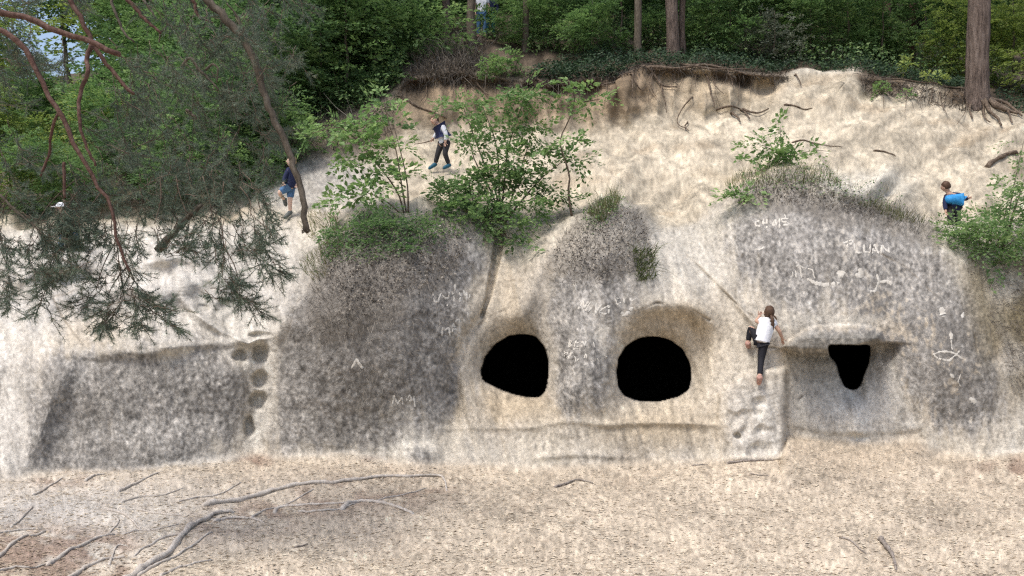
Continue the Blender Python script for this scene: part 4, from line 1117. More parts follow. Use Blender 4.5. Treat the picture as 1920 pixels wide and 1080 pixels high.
ground_cover("dead_leaves", [([(600,470),(650,420),(800,410),(880,440),(850,520),(640,600)], .5), ([(1030,480),(1110,385),(1200,395),(1230,480),(1130,525)], .25), ([(1380,350),(1480,312),(1680,390),(1760,430),(1500,385)], .25)], 5200, .045, M_DRY, 303, "small dead leaves caught among the withered stems on the mounds", .05)
ground_cover("small_weeds", [([(600,440),(680,405),(860,400),(880,440),(720,490),(610,490)], .7), ([(1090,400),(1140,370),(1180,385),(1110,440)], .12), ([(1380,340),(1480,308),(1560,330),(1700,400),(1600,380)], .18)], 3600, .05, M_LEAF, 304, "small green weeds dotting the tops of the mounds", .07)
def litter(n, seed):
    rng = np.random.default_rng(seed)
    v = 540 + 1 / (1 / 300 + rng.random(n) * (1 / 560 - 1 / 300))
    v = np.where(rng.random(n) < .5, rng.uniform(862, 1100, n), v)
    u = rng.uniform(-150, 2070, n)
    bl = np.interp(u, us, bv)
    ok = v > bl + 3
    u, v = u[ok], v[ok]; m = len(u)
    P = S(u, v, .004); N = unit(sample(NRM, u, v))
    ang = rng.normal(.25, .8, m)
    a = np.stack([np.cos(ang), np.sin(ang), rng.normal(0, .12, m)], -1)
    a = unit(a - N * np.sum(a * N, 1)[:, None] * .8)
    nn = unit(N + rng.normal(0, .35, (m, 3)))
    red = sample(redp, u, v)
    L = rng.uniform(.02, .07, m); Wd = L * rng.uniform(.12, .5, m)
    V, T = leaves_geo(P, a, nn, L, Wd, .25)
    tn = np.clip(rng.normal(.92, .08, m) - .35 * red - .35 * (rng.random(m) < .035), 0, 1)
    o = link("leaf_litter", np_mesh("leaf_litter", V, T, False, np.repeat(tn, 4)), M_LITTER, None, "stuff")
    o["label"] = "pale wood chips, needles and dead leaf scraps strewn over the ground"
litter(24000, 401)

# ------------------------------------------------------------------ roots and sticks
def on_surface(pts, n, off):
    p = np.array(pts, float)
    q = smooth_path(np.c_[p, np.zeros(len(p))], n)
    return S(q[:, 0], q[:, 1], off)
def ground_root(label, pts, r0, r1, mat=M_ROOT, name="tree_root", cat="root", n=28, sink=.5):
    r0, r1 = r0 * .85, r1 * .9
    P3 = on_surface(pts, n, r0 * (1 - sink))
    P3[:, 2] += RNG.normal(0, r0 * .12, n)
    P3[0, 2] -= r0; P3[-1, 2] -= r0 * .8
    rad = np.linspace(r0, r1, n) * (1 + .15 * np.sin(np.arange(n) * 1.3))
    V, Q = tube_geo(P3, rad, 8, .14)
    return tag(link(name, np_mesh(name, V, Q), mat), label, cat)
ground_root("longest exposed root snaking along the foot of the shaggy mound", [(380,946),(430,936),(500,919),(580,909),(640,903),(700,894),(760,890),(830,891),(838,910)], .045, .018, n=44)
ground_root("thick pale root curving up from the lower edge of the trodden ground", [(225,1095),(260,1070),(310,1040),(350,1006),(385,970),(410,957),(440,953)], .05, .028, n=34)
ground_root("thin root running alongside the thick pale curving one", [(255,1078),(300,1056),(350,1030),(400,1010)], .022, .01)
ground_root("straight light root with a bent upper end under the longest one", [(515,966),(522,944),(560,944),(610,947),(655,947)], .026, .014)
ground_root("gnarled root ending in a lifted tip, below the end of the longest one", [(640,962),(665,945),(700,946),(740,957),(775,968)], .036, .02)
ground_root("short hooked root beside the top of the thick pale one", [(400,976),(440,968),(470,974),(495,984)], .03, .012)
ground_root("pale root slanting over reddish needles at the outermost corner", [(-20,1060),(0,1045),(40,1016),(88,990)], .026, .014)
ground_root("long root slanting across the reddish needle patch", [(88,1056),(140,1031),(178,1010),(216,1000)], .028, .014)
ground_root("little forked root above the reddish needle patch", [(200,958),(235,966),(264,986)], .026, .01)
ground_root("low flat root lying just above the thick pale one's middle", [(262,955),(310,962),(352,966)], .018, .01)
ground_root("dark-shadowed root near the foot of the big grey wall", [(222,921),(255,908),(300,893)], .03, .012)
ground_root("stubby root against the foot of the big grey wall", [(160,904),(180,896),(196,893)], .026, .012)
ground_root("root loop poking out of pale dust by the needle patch", [(200,1000),(212,985),(222,975),(214,968)], .016, .01)
ground_root("thin root twisting down beside the thick pale root's start", [(205,1060),(212,1035),(222,1022),(240,1024)], .016, .008)
ground_root("faint root half buried in pale dust beside the wall's flank", [(20,985),(45,965),(62,950)], .02, .01)
for k, (lab, pts, r0, r1) in enumerate([
    ("root branching off the thick pale one towards the needle patch", [(345,1012),(318,1012),(285,1022),(250,1040)], .024, .01),
    ("outermost of the parallel roots fanning over the corner needles", [(-30,1012),(5,1000),(40,992),(82,986)], .02, .01),
    ("root crossing the bottom edge beside the needle patch", [(120,1090),(160,1062),(205,1046),(235,1042)], .03, .012),
    ("root under the wall's foot, just above the little forked root", [(225,945),(262,930),(300,926),(345,915)], .018, .008),
    ("thin feeder root joining the longest one from below", [(470,972),(500,950),(540,934),(590,914)], .018, .01),
    ("root reaching from the gnarled one towards the open ground", [(560,962),(600,968),(640,960),(668,950)], .022, .01),
    ("pale root stub poking from dust near the grey wall's lower corner", [(60,925),(90,912),(118,898)], .024, .01),
    ("last root at the bottom edge, nearest the thick pale one's foot", [(300,1092),(330,1070),(372,1052),(400,1042)], .022, .008),
    ("flat root between the longest one and the grey wall's foot", [(330,938),(372,930),(420,922),(455,905)], .018, .008),
    ("root curling off the gnarled one towards the longest one's tip", [(700,944),(735,930),(775,918),(800,905)], .016, .007),
    ("wavy root crossing pale dust below the little forked root", [(228,1000),(262,992),(300,994),(338,982)], .018, .008),
    ("thin root at the outermost bottom corner of the needles", [(-20,1090),(22,1072),(60,1066),(92,1050)], .02, .008)]):
    ground_root(lab, pts, r0, r1)
ST = "stick"
ground_root("bent grey stick lying below the first cave's ledge", [(1040,907),(1066,899),(1080,895),(1112,897)], .022, .008, M_STICK, ST, ST, 16, 0)
ground_root("straight bleached stick lying along the pitted block's foot", [(1362,871),(1400,868),(1430,867),(1453,868)], .024, .012, M_STICK, ST, ST, 16, 0)
ground_root("dark twig on the ground just below the bleached stick", [(1406,893),(1422,897),(1442,902)], .013, .006, M_STICK, ST, ST, 12, 0)
ground_root("curved piece of driftwood-grey branch alone on the open ground", [(1649,1017),(1658,1026),(1668,1036),(1680,1064)], .034, .012, M_STICK, ST, ST, 18, 0)
ground_root("thin curved twig beside the driftwood-grey branch", [(1574,1021),(1600,1026),(1625,1041)], .012, .006, M_STICK, ST, ST, 12, 0)
ground_root("short dark twig on bare ground between roots and sticks", [(552,1023),(566,1021),(578,1017)], .012, .006, M_STICK, ST, ST, 10, 0)
ground_root("short twig pressed against the foot of the wall beside the bleached stick", [(1296,871),(1312,870),(1328,871)], .014, .008, M_STICK, ST, ST, 10, 0)
ground_root("dark stick high on the sand below the root hollow", [(1470,199),(1490,204),(1522,207)], .03, .012, M_ROOTD, ST, ST, 14, 0)
ground_root("long dark stick on the sand above the crest seedling", [(1484,270),(1525,269),(1560,275),(1578,278)], .026, .01, M_ROOTD, ST, ST, 14, 0)
ground_root("dark stick on the sand between the seedling and the blue jacket", [(1636,287),(1655,290),(1677,298)], .028, .012, M_ROOTD, ST, ST, 14, 0)
ground_root("long fallen branch leaning down the soil hollow behind the walking boy", [(748,178),(775,196),(805,208),(838,222)], .035, .015, M_ROOTD, "fallen_branch", "branch", 18, 0)
ground_root("weathered log half buried beside the fresh green bush", [(1848,316),(1875,302),(1905,292)], .07, .04, M_ROOTD, "fallen_branch", "branch", 14, .1)

# hanging roots of the bank are pieces of the slope
hang = [([(1322,140),(1330,160),(1336,185),(1337,204)], .04), ([(1362,130),(1370,150),(1374,165)], .025), ([(1372,210),(1382,225),(1386,236)], .05), ([(1180,150),(1192,162),(1205,168),(1214,158)], .035), ([(1205,128),(1240,150),(1270,162)], .05), ([(1210,128),(1260,130),(1330,128),(1400,140),(1450,146)], .06), ([(1270,122),(1330,132),(1410,132)], .045), ([(1245,150),(1246,180),(1250,210)], .03), ([(1182,160),(1183,185)], .03), ([(1100,152),(1130,162),(1160,155),(1180,146)], .04), ([(985,185),(1000,215),(1012,250)], .03), ([(1005,160),(1000,190),(1006,230)], .028), ([(1290,225),(1283,240),(1290,255)], .03), ([(1300,180),(1278,205),(1270,230),(1285,248)], .03), ([(1390,205),(1410,212),(1440,210)], .05), ([(880,140),(900,165),(915,180)], .045), ([(1005,150),(1045,175),(1052,200)], .04), ([(1345,205),(1370,200),(1395,212),(1405,228)], .045), ([(1490,140),(1498,155),(1500,162)], .03), ([(1640,150),(1700,152),(1760,160),(1820,172)], .035), ([(800,150),(800,170),(790,190)], .025), ([(870,130),(872,160),(870,180)], .02)]
for k in range(34):
    u0 = float(RNG.choice([RNG.uniform(770, 1460), RNG.uniform(1180, 1450), RNG.uniform(1640, 1830)]))
    v0 = float(np.interp(u0, us, evv)) + 4
    ln_ = RNG.uniform(18, 70)
    hang.append(([(u0, v0), (u0 + RNG.normal(0, 5), v0 + ln_ * .4), (u0 + RNG.normal(0, 10), v0 + ln_)], RNG.uniform(.010, .024)))
for pts, r in hang:
    P3 = on_surface(pts, 16, .05) + np.array([0, -.06, 0])
    P3[0] = S(*pts[0], 0.0)
    V, Q = tube_geo(P3, np.linspace(r * .75, r * .35, 16), 6, .12)
    link("root", np_mesh("root", V, Q), M_ROOTD, SLOPE)

# ------------------------------------------------------------------ the pine whose boughs hang in from the west
rngp = np.random.default_rng(500)
PX0 = AT(-420, 540, 8.6)
PINE = empty("pine_tree", (PX0[0], PX0[1], 0.0), "red-barked pine whose needle boughs hang down over the pale stone", "tree")
zz = np.linspace(-.3, 9.5, 24)
V, Q = tube_geo(np.stack([PX0[0] + .05 * zz, np.full(24, PX0[1]), zz], -1), np.interp(zz, [-.3, .3, 9.5], [.34, .26, .13]), 12, .05)
link("trunk", np_mesh("trunk", V, Q), M_PINEBARK, PINE)
def limb(pts, r0, r1, mat=M_REDBARK, n=30, name="bough"):
    dY_ = .85 if name == 'bough' else .5
    P3 = np.array([AT(p[0], p[1], p[2] - dY_) for p in pts])
    path = smooth_path(P3, n)
    path += rngp.normal(0, r0 * .18, path.shape)
    V, Q = tube_geo(path, np.linspace(r0, r1, n), 8, .06, rngp)
    link(name, np_mesh(name, V, Q), mat, PINE)
    return path
paths = []
paths.append(limb([(-400,-10,8.6),(-200,5,8.5),(0,22,8.4),(60,38,8.4),(120,62,8.4),(180,82,8.4),(222,102,8.4)], .042, .026))
paths.append(limb([(-400,-40,8.6),(-150,0,8.3),(0,55,8.1),(45,90,8.1),(70,140,8.1),(110,210,8.1),(145,280,8.1),(185,350,8.1),(212,400,8.1),(218,450,8.1),(245,510,8.1)], .042, .011, n=44))
paths.append(limb([(60,-120,8.9),(130,-5,8.8),(160,50,8.8),(175,85,8.8),(205,125,8.8),(230,155,8.8),(250,176,8.8)], .032, .016))
paths.append(limb([(172,82,8.7),(163,110,8.7),(165,135,8.6),(152,170,8.6),(148,215,8.5),(160,270,8.5),(180,310,8.5)], .024, .012))
paths.append(limb([(150,-320,9.4),(260,-130,9.3),(380,-8,9.2),(420,30,9.2),(450,62,9.2),(478,118,9.2),(500,190,9.2),(525,245,9.2),(548,300,9.2),(562,350,9.2),(572,405,9.2),(575,436,9.2)], .052, .030, M_GREYBARK, 60))
paths.append(limb([(200,-40,9),(245,5,9),(275,40,9),(302,62,9)], .024, .013))
paths.append(limb([(350,-40,9.2),(366,10,9.2),(372,30,9.2),(400,42,9.2)], .024, .01))
paths.append(limb([(190,-60,9.4),(215,20,9.4),(235,65,9.4),(250,78,9.4)], .022, .01, M_GREYBARK))
for pts, r in [([(340,128,8.9),(355,108,8.9),(372,128,8.9),(392,148,8.9),(410,168,8.9)], .018), ([(385,132,8.9),(398,120,8.9),(408,126,8.9),(407,155,8.9)], .014), ([(300,62,9),(312,50,9),(314,40,9)], .012), ([(268,0,9),(285,22,9),(292,36,9)], .016), ([(300,65,9),(298,80,9)], .012), ([(350,205,8.8),(368,222,8.8)], .02), ([(445,60,9.2),(450,40,9.2),(425,5,9.2)], .015), ([(572,415,9.2),(568,438,9.2)], .02)]:
    limb(pts, r, r * .5, M_GREYBARK, 12, "dead_twig")
limb([(296,470,9),(304,458,9),(325,438,9),(350,412,9),(378,384,9)], .045, .02, M_GREYBARK, 16, "broken_bough")
paths.append(limb([(75,330,8.3),(92,290,8.3),(98,240,8.2),(110,212,8.1)], .012, .014, M_REDBARK, 14, "twig"))
paths.append(limb([(122,370,8.2),(120,330,8.2),(120,305,8.2)], .012, .016, M_REDBARK, 12, "twig"))
paths.append(limb([(0,365,8.4),(30,395,8.4),(60,420,8.4)], .014, .008, M_GREYBARK, 12, "twig"))

def needle_geo(rng, base, direc, n, L, w):
    """n needles round a shoot: base (S,3), direc (S,3) shoot axis with length"""
    Sn = len(base)
    ln = np.linalg.norm(direc, axis=1); ax = unit(direc)
    t = rng.random((Sn, n)) ** .8
    p = base[:, None] + direc[:, None] * t[..., None]
    dd = unit(ax[:, None] * .75 + unit(rng.standard_normal((Sn, n, 3))) * .85)
    side = unit(np.cross(dd, rng.standard_normal((Sn, n, 3))))
    LL = (L * rng.uniform(.6, 1.15, (Sn, n)))[..., None]
    V = np.stack([p - side * w * .5, p + side * w * .5, p + dd * LL], 2).reshape(-1, 3)
    T = np.arange(len(V)).reshape(-1, 3)
    return V, T
SV, ST_, STN, cnt = [], [], [], 0
TW = Soup()
allp = np.concatenate(paths)
def spray(u, v, Y, du_, dv_, dY, n_side, dens=52, tone=.45, sag=.2, tw=.0042):
    """a hanging twig from (u,v,Y) running by (du,dv,dY) with side shoots carrying needles"""
    global cnt
    A = AT(u, v, Y); B = AT(u + du_, v + dv_, Y + dY)
    L = np.linalg.norm(B - A)
    n = 8
    t = np.linspace(0, 1, n)[:, None]
    P = A * (1 - t) + B * t
    P[:, 2] -= sag * L * .5 * np.sin(t[:, 0] * np.pi * .5)**2 * .3
    P += rngp.normal(0, .012, P.shape)
    TW.add(*tube_geo(P, np.linspace(tw, tw * .4, n), 4, 0, rngp), .4)
    tt = rngp.uniform(.25, 1, n_side)
    b = np.stack([np.interp(tt, t[:, 0], P[:, k]) for k in range(3)], -1)
    ax = unit(B - A)
    dr = unit(ax * .8 + rngp.normal(0, .55, (n_side, 3)) + np.array([0, 0, .05])) * rngp.uniform(.10, .24, n_side)[:, None]
    for q in range(n_side):
        TW.add(*tube_geo(np.stack([b[q], b[q] + dr[q] * .5, b[q] + dr[q]]), [.0028, .0022, .0015], 4, 0, rngp), .4)
    # needles sit on the outer two thirds of each shoot
    V, T = needle_geo(rngp, b + dr * .12, dr * .9, int(dens * .8), .062, .0042)
    SV.append(V); ST_.append(T + cnt); cnt += len(V)
    STN.append(np.repeat(np.clip(tone + rngp.normal(0, .16, n_side).repeat(int(dens * .8)) + rngp.normal(0, .09, n_side * int(dens * .8)), 0, 1), 3))

# dense upper veil
def veil(poly, n, Y0, Y1, tone, ln=(45, 90), ang=(1.0, .6), n_side=11, dens=50):
    p = np.array(poly, float); lo, hi = p.min(0), p.max(0)
    k = 0
    while k < n:
        c = lo + (hi - lo) * rngp.random(2)
        if not inside(poly, np.array([c[0]]), np.array([c[1]]))[0]: continue
        k += 1
        a = rngp.normal(*ang); l = rngp.uniform(*ln)
        spray(c[0] - .5 * l * math.cos(a), c[1] - .5 * l * math.sin(a), rngp.uniform(Y0, Y1), l * math.cos(a), l * math.sin(a), rngp.normal(0, .25), n_side, dens, tone)
veil([(200,60),(330,20),(470,20),(560,40),(560,110),(530,200),(520,330),(470,420),(250,400),(180,330),(230,200)], 150, 8.2, 9.8, .5)
veil([(0,300),(60,290),(220,300),(420,300),(500,350),(420,400),(200,420),(60,430),(0,400)], 44, 7.6, 8.8, .42)
veil([(-60,40),(60,60),(140,110),(90,150),(-60,140)], 14, 8.0, 9.0, .3, (40, 80), (.6, .7))
veil([(0,-40),(400,-40),(600,-20),(540,60),(300,40),(0,30)], 30, 8.0, 9.8, .35)
veil([(140,180),(300,150),(300,300),(180,300)], 10, 8.2, 9.0, .4)
veil([(-100,140),(20,160),(60,260),(-60,300)], 7, 8.2, 9.0, .4)
# separate hanging sprays against the pale stone
for (u, v, du_, dv_, n, tn) in [(95,385,30,40,11,.42),(120,395,35,30,11,.4),(80,410,40,30,10,.42),(140,410,10,55,10,.38),(100,440,45,25,10,.4),(150,375,-25,55,10,.4),(115,365,15,45,10,.42),(70,415,35,65,10,.4),(95,420,-20,75,9,.38),(120,430,20,60,10,.4),(110,470,-40,40,8,.4),(75,500,20,30,7,.42),(130,480,10,25,7,.45),(150,500,-60,30,8,.45),(85,505,-10,50,8,.42),(90,540,-25,50,6,.38),(0,460,25,70,10,.35),(-20,500,40,60,9,.35),(10,540,10,45,8,.35),(0,420,10,60,8,.35),
    (215,430,10,80,9,.35),(230,480,20,70,9,.35),(225,520,-70,40,11,.42),(240,540,70,40,11,.4),(235,560,-60,30,9,.4),(245,540,20,70,11,.4),(230,570,-30,40,10,.4),(260,570,60,30,9,.4),(285,580,50,35,8,.42),(210,580,-20,40,8,.4),(250,590,10,30,8,.4),(180,560,-30,8,6,.42),
    (350,400,-10,60,8,.4),(380,410,30,70,9,.4),(410,410,10,80,9,.42),(440,420,20,60,9,.4),(470,400,15,60,9,.42),(420,460,30,70,8,.38),(395,540,40,10,8,.42),(420,520,30,40,9,.4),(440,540,45,35,9,.4),(460,560,30,25,7,.4),(480,480,30,40,9,.42),(510,490,20,25,8,.42),(330,460,40,15,8,.42),(480,430,25,50,8,.42),(500,380,15,50,8,.4),(450,470,50,-5,7,.42),(310,480,50,-20,6,.4),(290,420,20,40,7,.4),(60,440,-10,40,7,.4),(170,410,15,50,7,.4),(200,410,-5,60,7,.38),(255,420,10,70,8,.38)]:
    spray(u, v, 8.0 + rngp.uniform(-.3, .5), du_, dv_, rngp.normal(0, .1), n + 4, 60, tn)
    for _ in range(2):
        spray(u + rngp.normal(0, 10), v + rngp.normal(0, 8), 8.0 + rngp.uniform(-.4, .6), du_ * rngp.uniform(.4, 1) + rngp.normal(0, 14), dv_ * rngp.uniform(.4, .9) + rngp.normal(0, 8), rngp.normal(0, .1), max(5, n - 2), 55, tn)
# longer bare twigs tying the sprays to the boughs
for (a, b) in [((150,330),(70,415)),((160,340),(110,430)),((190,360),(120,430)),((212,400),(210,440)),((245,510),(240,545)),((245,510),(225,560)),((230,480),(285,560)),((330,330),(350,400)),((380,330),(400,420)),((420,340),(420,460)),((420,460),(450,545)),((450,350),(470,405)),((480,360),(500,440)),((218,450),(180,545)),((238,500),(200,560)),((0,380),(5,460)),((300,330),(290,420)),((220,450),(260,540)),((215,420),(235,570))]:
    m_ = ((a[0] + b[0]) / 2 + rngp.normal(0, 8), (a[1] + b[1]) / 2)
    P3 = smooth_path(np.array([AT(*a, 8.2), AT(*m_, 8.1), AT(*b, 8.05)]), 10)
    TW.add(*tube_geo(P3, np.linspace(.0065, .004, 10), 5, .1, rngp), .4)
link("needles", np_mesh("needles", np.concatenate(SV), np.concatenate(ST_), False, np.concatenate(STN)), M_NEEDLE, PINE, "stuff")
link("twigs", TW.mesh("twigs"), M_ROOTD, PINE, "stuff")

# ------------------------------------------------------------------ people
M_SKIN = cloth_mat("skin", (0.50, 0.32, 0.235), .6, .06)
M_SKINP = cloth_mat("fair_skin", (0.60, 0.42, 0.33), .6, .06)
M_HAIRB = cloth_mat("brown_hair", (0.085, 0.05, 0.032), .6, .35)
M_HAIRF = cloth_mat("fair_hair", (0.34, 0.25, 0.15), .6, .25)
M_WHITE = cloth_mat("white_cotton", (0.74, 0.75, 0.78), .9, .05)
M_PALEG = cloth_mat("pale_grey_fleece", (0.60, 0.62, 0.66), .9, .08)
M_NAVY = cloth_mat("navy_cloth", (0.022, 0.028, 0.07), .85)
M_BLACK = cloth_mat("black_cloth", (0.014, 0.014, 0.018), .8)
M_DARKG = cloth_mat("charcoal_cloth", (0.035, 0.033, 0.035), .85)
M_DENIM = cloth_mat("denim", (0.085, 0.17, 0.31), .9)
M_DENIMD = cloth_mat("dark_denim", (0.03, 0.06, 0.13), .9)
M_TEAL = cloth_mat("teal_cloth", (0.02, 0.16, 0.21), .8)
M_BLUE = cloth_mat("bright_blue_nylon", (0.035, 0.25, 0.55), .55)
M_SHOEB = cloth_mat("blue_shoe", (0.025, 0.10, 0.15), .6)
M_SHOEG = cloth_mat("grey_shoe", (0.12, 0.13, 0.12), .7)
M_SHOEP = cloth_mat("rosy_shoe", (0.40, 0.235, 0.19), .7)
M_EYE = cloth_mat("eye", (0.02, 0.016, 0.014), .3)
M_LIP = cloth_mat("lips", (0.34, 0.14, 0.11), .6, .05)

def skin_mesh(verts, edges, radii, root=0, sub=2):
    me = bpy.data.meshes.new("tmp")
    me.from_pydata([tuple(v) for v in verts], edges, [])
    o = bpy.data.objects.new("tmp", me)
    COL.objects.link(o)
    md = o.modifiers.new("skin", 'SKIN')
    md.use_smooth_shade = True
    sv = me.skin_vertices[0].data
    for k, r in enumerate(radii):
        sv[k].radius = (r, r) if np.isscalar(r) else r
        sv[k].use_root = (k == root)
    sb = o.modifiers.new("sub", 'SUBSURF'); sb.levels = sb.render_levels = sub
    dg = bpy.context.evaluated_depsgraph_get()
    res = bpy.data.meshes.new_from_object(o.evaluated_get(dg))
    bpy.data.objects.remove(o)
    bpy.data.meshes.remove(me)
    V = np.empty(len(res.vertices) * 3); res.vertices.foreach_get("co", V)
    Fq = [list(p.vertices) for p in res.polygons]
    bpy.data.meshes.remove(res)
    return V.reshape(-1, 3), [f if len(f) == 4 else f + [f[-1]] for f in Fq]

def ellipsoid(c, R, axes=None, nu=14, nv=9, cut=-1.0):
    th = np.linspace(0, np.pi, nv); ph = np.linspace(0, 2*np.pi, nu, endpoint=False)
    X = np.stack([np.outer(np.sin(th), np.cos(ph)), np.outer(np.sin(th), np.sin(ph)), np.outer(np.cos(th), np.ones(nu))], -1)
    X[..., 2] = np.maximum(X[..., 2], cut)
    X = X.reshape(-1, 3) * np.array(R)
    if axes is not None: X = X @ np.array(axes)
    V = X + c
    i = np.arange(nv - 1)[:, None] * nu; j = np.arange(nu)[None, :]
    Q = np.stack([i + j, i + nu + j, i + nu + (j + 1) % nu, i + (j + 1) % nu], -1).reshape(-1, 4)
    return V, Q

def mesh_q(name, V, Fq, mat, parent):
    me = bpy.data.meshes.new(name)
    me.from_pydata([tuple(v) for v in V], [], [list(dict.fromkeys(f)) for f in Fq])
    me.polygons.foreach_set("use_smooth", np.ones(len(me.polygons), bool))
    return link(name, me, mat, parent)

def person(label, J, face, mats, s=1.0, hair="short", sleeves=True, shorts=False, cap=None, extra=None):
    """J: joints as world points; face: direction the face looks; s: child size factor"""
    J = {k: np.array(v, float) for k, v in J.items()}
    low = min(J['toeL'][2], J['toeR'][2])
    t = empty("person", (J['pelvis'][0], J['pelvis'][1], low), label, "person")
    order, edges, rad = [], [], []
    def vtx(p, r):
        order.append(np.array(p)); rad.append(r * s); return len(order) - 1
    pel = vtx(J['pelvis'], .115); spi = vtx(J['pelvis'] * .5 + J['chest'] * .5, .11); che = vtx(J['chest'], .125)
    nb_ = vtx(J['neck'], .055); hb = vtx(J['neck'] * .5 + J['head'] * .5, .05); hd = vtx(J['head'], .085)
    ht = vtx(J['head'] + unit(J['head'] - J['neck']) * .085 * s, .06)
    edges += [(pel, spi), (spi, che), (che, nb_), (nb_, hb), (hb, hd), (hd, ht)]
    fing = []
    for sd in 'LR':
        sh = vtx(J['sh' + sd], .05); el = vtx(J['el' + sd], .038); wr = vtx(J['wr' + sd], .026)
        hnd = J['hand' + sd]; pm = vtx(hnd * .6 + J['wr' + sd] * .4, .032)
        edges += [(che, sh), (sh, el), (el, wr), (wr, pm)]
        fd = unit(hnd - J['wr' + sd])
        lat = unit(np.cross(fd, np.array([.2, -1, .1]))); nrm = np.cross(lat, fd)
        palm = hnd * .75 + J['wr' + sd] * .25
        for q in range(5):
            o_ = (q - 1.5) * .013 * s if q < 4 else -.03 * s
            st_ = palm + lat * o_ - (fd * .02 * s if q == 4 else 0)
            L_ = (.055, .062, .058, .045, .045)[q] * s
            dv_ = fd if q < 4 else unit(fd * .7 - lat * .8)
            fing.append(tube_geo(np.stack([st_ - dv_ * .015, st_ + dv_ * L_ * .5, st_ + dv_ * L_ * .8 + nrm * .012 * s, st_ + dv_ * L_ + nrm * .03 * s]), np.array([.009, .0085, .0075, .006]) * s, 6, 0))
        hp = vtx(J['hip' + sd], .085); kn = vtx(J['kn' + sd], .056); an = vtx(J['an' + sd], .036); to = vtx(J['toe' + sd], .028)
        edges += [(pel, hp), (hp, kn), (kn, an), (an, to)]
    V, Fq = skin_mesh(order, edges, rad, pel)
    V = list(V); Fq = list(Fq)
    def append(v, q):
        k = len(V); V.extend(v); Fq.extend([[i + k for i in f] for f in q])
    for v, q in fing: append(v, q)
    f = unit(np.array(face, float)); upv = unit(J['head'] - J['neck']); sdv = unit(np.cross(f, upv)); upv = np.cross(sdv, f)
    H = J['head'] + upv * .02 * s
    append(*ellipsoid(H, np.array([.078, .092, .115]) * s, (sdv, f, upv)))                    # skull and jaw
    append(*ellipsoid(H + f * .095 * s - upv * .012 * s, np.array([.014, .02, .024]) * s, (sdv, f, upv), 8, 6))   # nose
    for e in (-1, 1):
        append(*ellipsoid(H + sdv * e * .08 * s - upv * .01 * s, np.array([.012, .02, .03]) * s, (sdv, f, upv), 8, 6))
    mesh_q("body", V, Fq, mats['skin'], t)
    for e in (-1, 1):
        mesh_q("eye", *ellipsoid(H + sdv * e * .032 * s + f * .083 * s + upv * .012 * s, np.array([.012, .008, .008]) * s, (sdv, f, upv), 8, 6), M_EYE, t)
    mesh_q("mouth", *ellipsoid(H + f * .083 * s - upv * .052 * s, np.array([.024, .010, .008]) * s, (sdv, f, upv), 8, 6), M_LIP, t)
    hv, hq = ellipsoid(H - f * .014 * s + upv * .018 * s, np.array([.090, .102, .118]) * s, (sdv, f, upv), 18, 12)
    rel = (hv - H)
    fr = (rel @ f) / s; uz = (rel @ upv) / s
    pull = (fr > .035) & (uz < .062)                                                           # open the face
    hv = np.where(pull[:, None], H + rel * .72, hv) + RNG.normal(0, .004 * s, hv.shape)
    lowz = (uz < -.05)
    hv = np.where(lowz[:, None] & (hair == "short"), H + rel * .8, hv)
    mesh_q("hair", hv, hq, mats['hair'], t)
    if hair == "ponytail":
        for pts, r in extra['tails']:
            P3 = smooth_path(np.array(pts), 12)
            V2, Q2 = tube_geo(P3, r * np.sin(np.linspace(.5, 3.0, 12)) * (1 + .1 * RNG.standard_normal(12)), 8, .08)
            mesh_q("ponytail", V2, Q2, mats['hair'], t)
    if cap is not None:
        mesh_q("cap", *ellipsoid(H + upv * .03 * s, np.array([.10, .112, .105]) * s, (sdv, f, upv), 16, 10, 0.05), cap, t)
        mesh_q("cap_brim", *ellipsoid(H + upv * .05 * s + f * .12 * s, np.array([.07, .075, .008]) * s, (sdv, f, upv), 12, 6), cap, t)
    # shirt or jacket: a looser skin over trunk and arms
    o2, e2, r2 = [], [], []
    def v2(p, r): o2.append(np.array(p)); r2.append(r * s); return len(o2) - 1
    dwn = unit(J['pelvis'] - J['chest'])
    a = v2(J['pelvis'] + dwn * .05 * s, .150); b = v2(J['pelvis'] * .5 + J['chest'] * .5, .142); c = v2(J['chest'] * .75 + J['neck'] * .25, .150); d_ = v2(J['neck'] - unit(J['neck'] - J['chest']) * .01, .072)
    e2 += [(a, b), (b, c), (c, d_)]
    for sd in 'LR':
        sh = v2(J['sh' + sd] + unit(J['neck'] - J['chest']) * .012, .074)
        if sleeves:
            el = v2(J['el' + sd], .055); wr = v2(J['wr' + sd] * .93 + J['el' + sd] * .07, .042)
            e2 += [(c, sh), (sh, el), (el, wr)]
        else:
            m2 = v2(J['sh' + sd] * .45 + J['el' + sd] * .55, .058); e2 += [(c, sh), (sh, m2)]
    V3, F3 = skin_mesh(o2, e2, r2, b)
    mesh_q(mats.get('top_name', "jacket"), V3, F3, mats['top'], t)
    # trousers
    o3, e3, r3 = [], [], []
    def v3(p, r): o3.append(np.array(p)); r3.append(r * s); return len(o3) - 1
    a = v3(J['pelvis'] - dwn * .03 * s, .122)
    for sd in 'LR':
        hp = v3(J['hip' + sd], .098); e3 += [(a, hp)]
        if shorts:
            kn = v3(J['hip' + sd] * .12 + J['kn' + sd] * .88, .080); e3 += [(hp, kn)]
        else:
            kn = v3(J['kn' + sd], mats.get('knr', .068)); an = v3(J['kn' + sd] * .1 + J['an' + sd] * .9, mats.get('anr', .056)); e3 += [(hp, kn), (kn, an)]
    V4, F4 = skin_mesh(o3, e3, r3, a)
    mesh_q("shorts" if shorts else "trousers", V4, F4, mats['legs'], t)
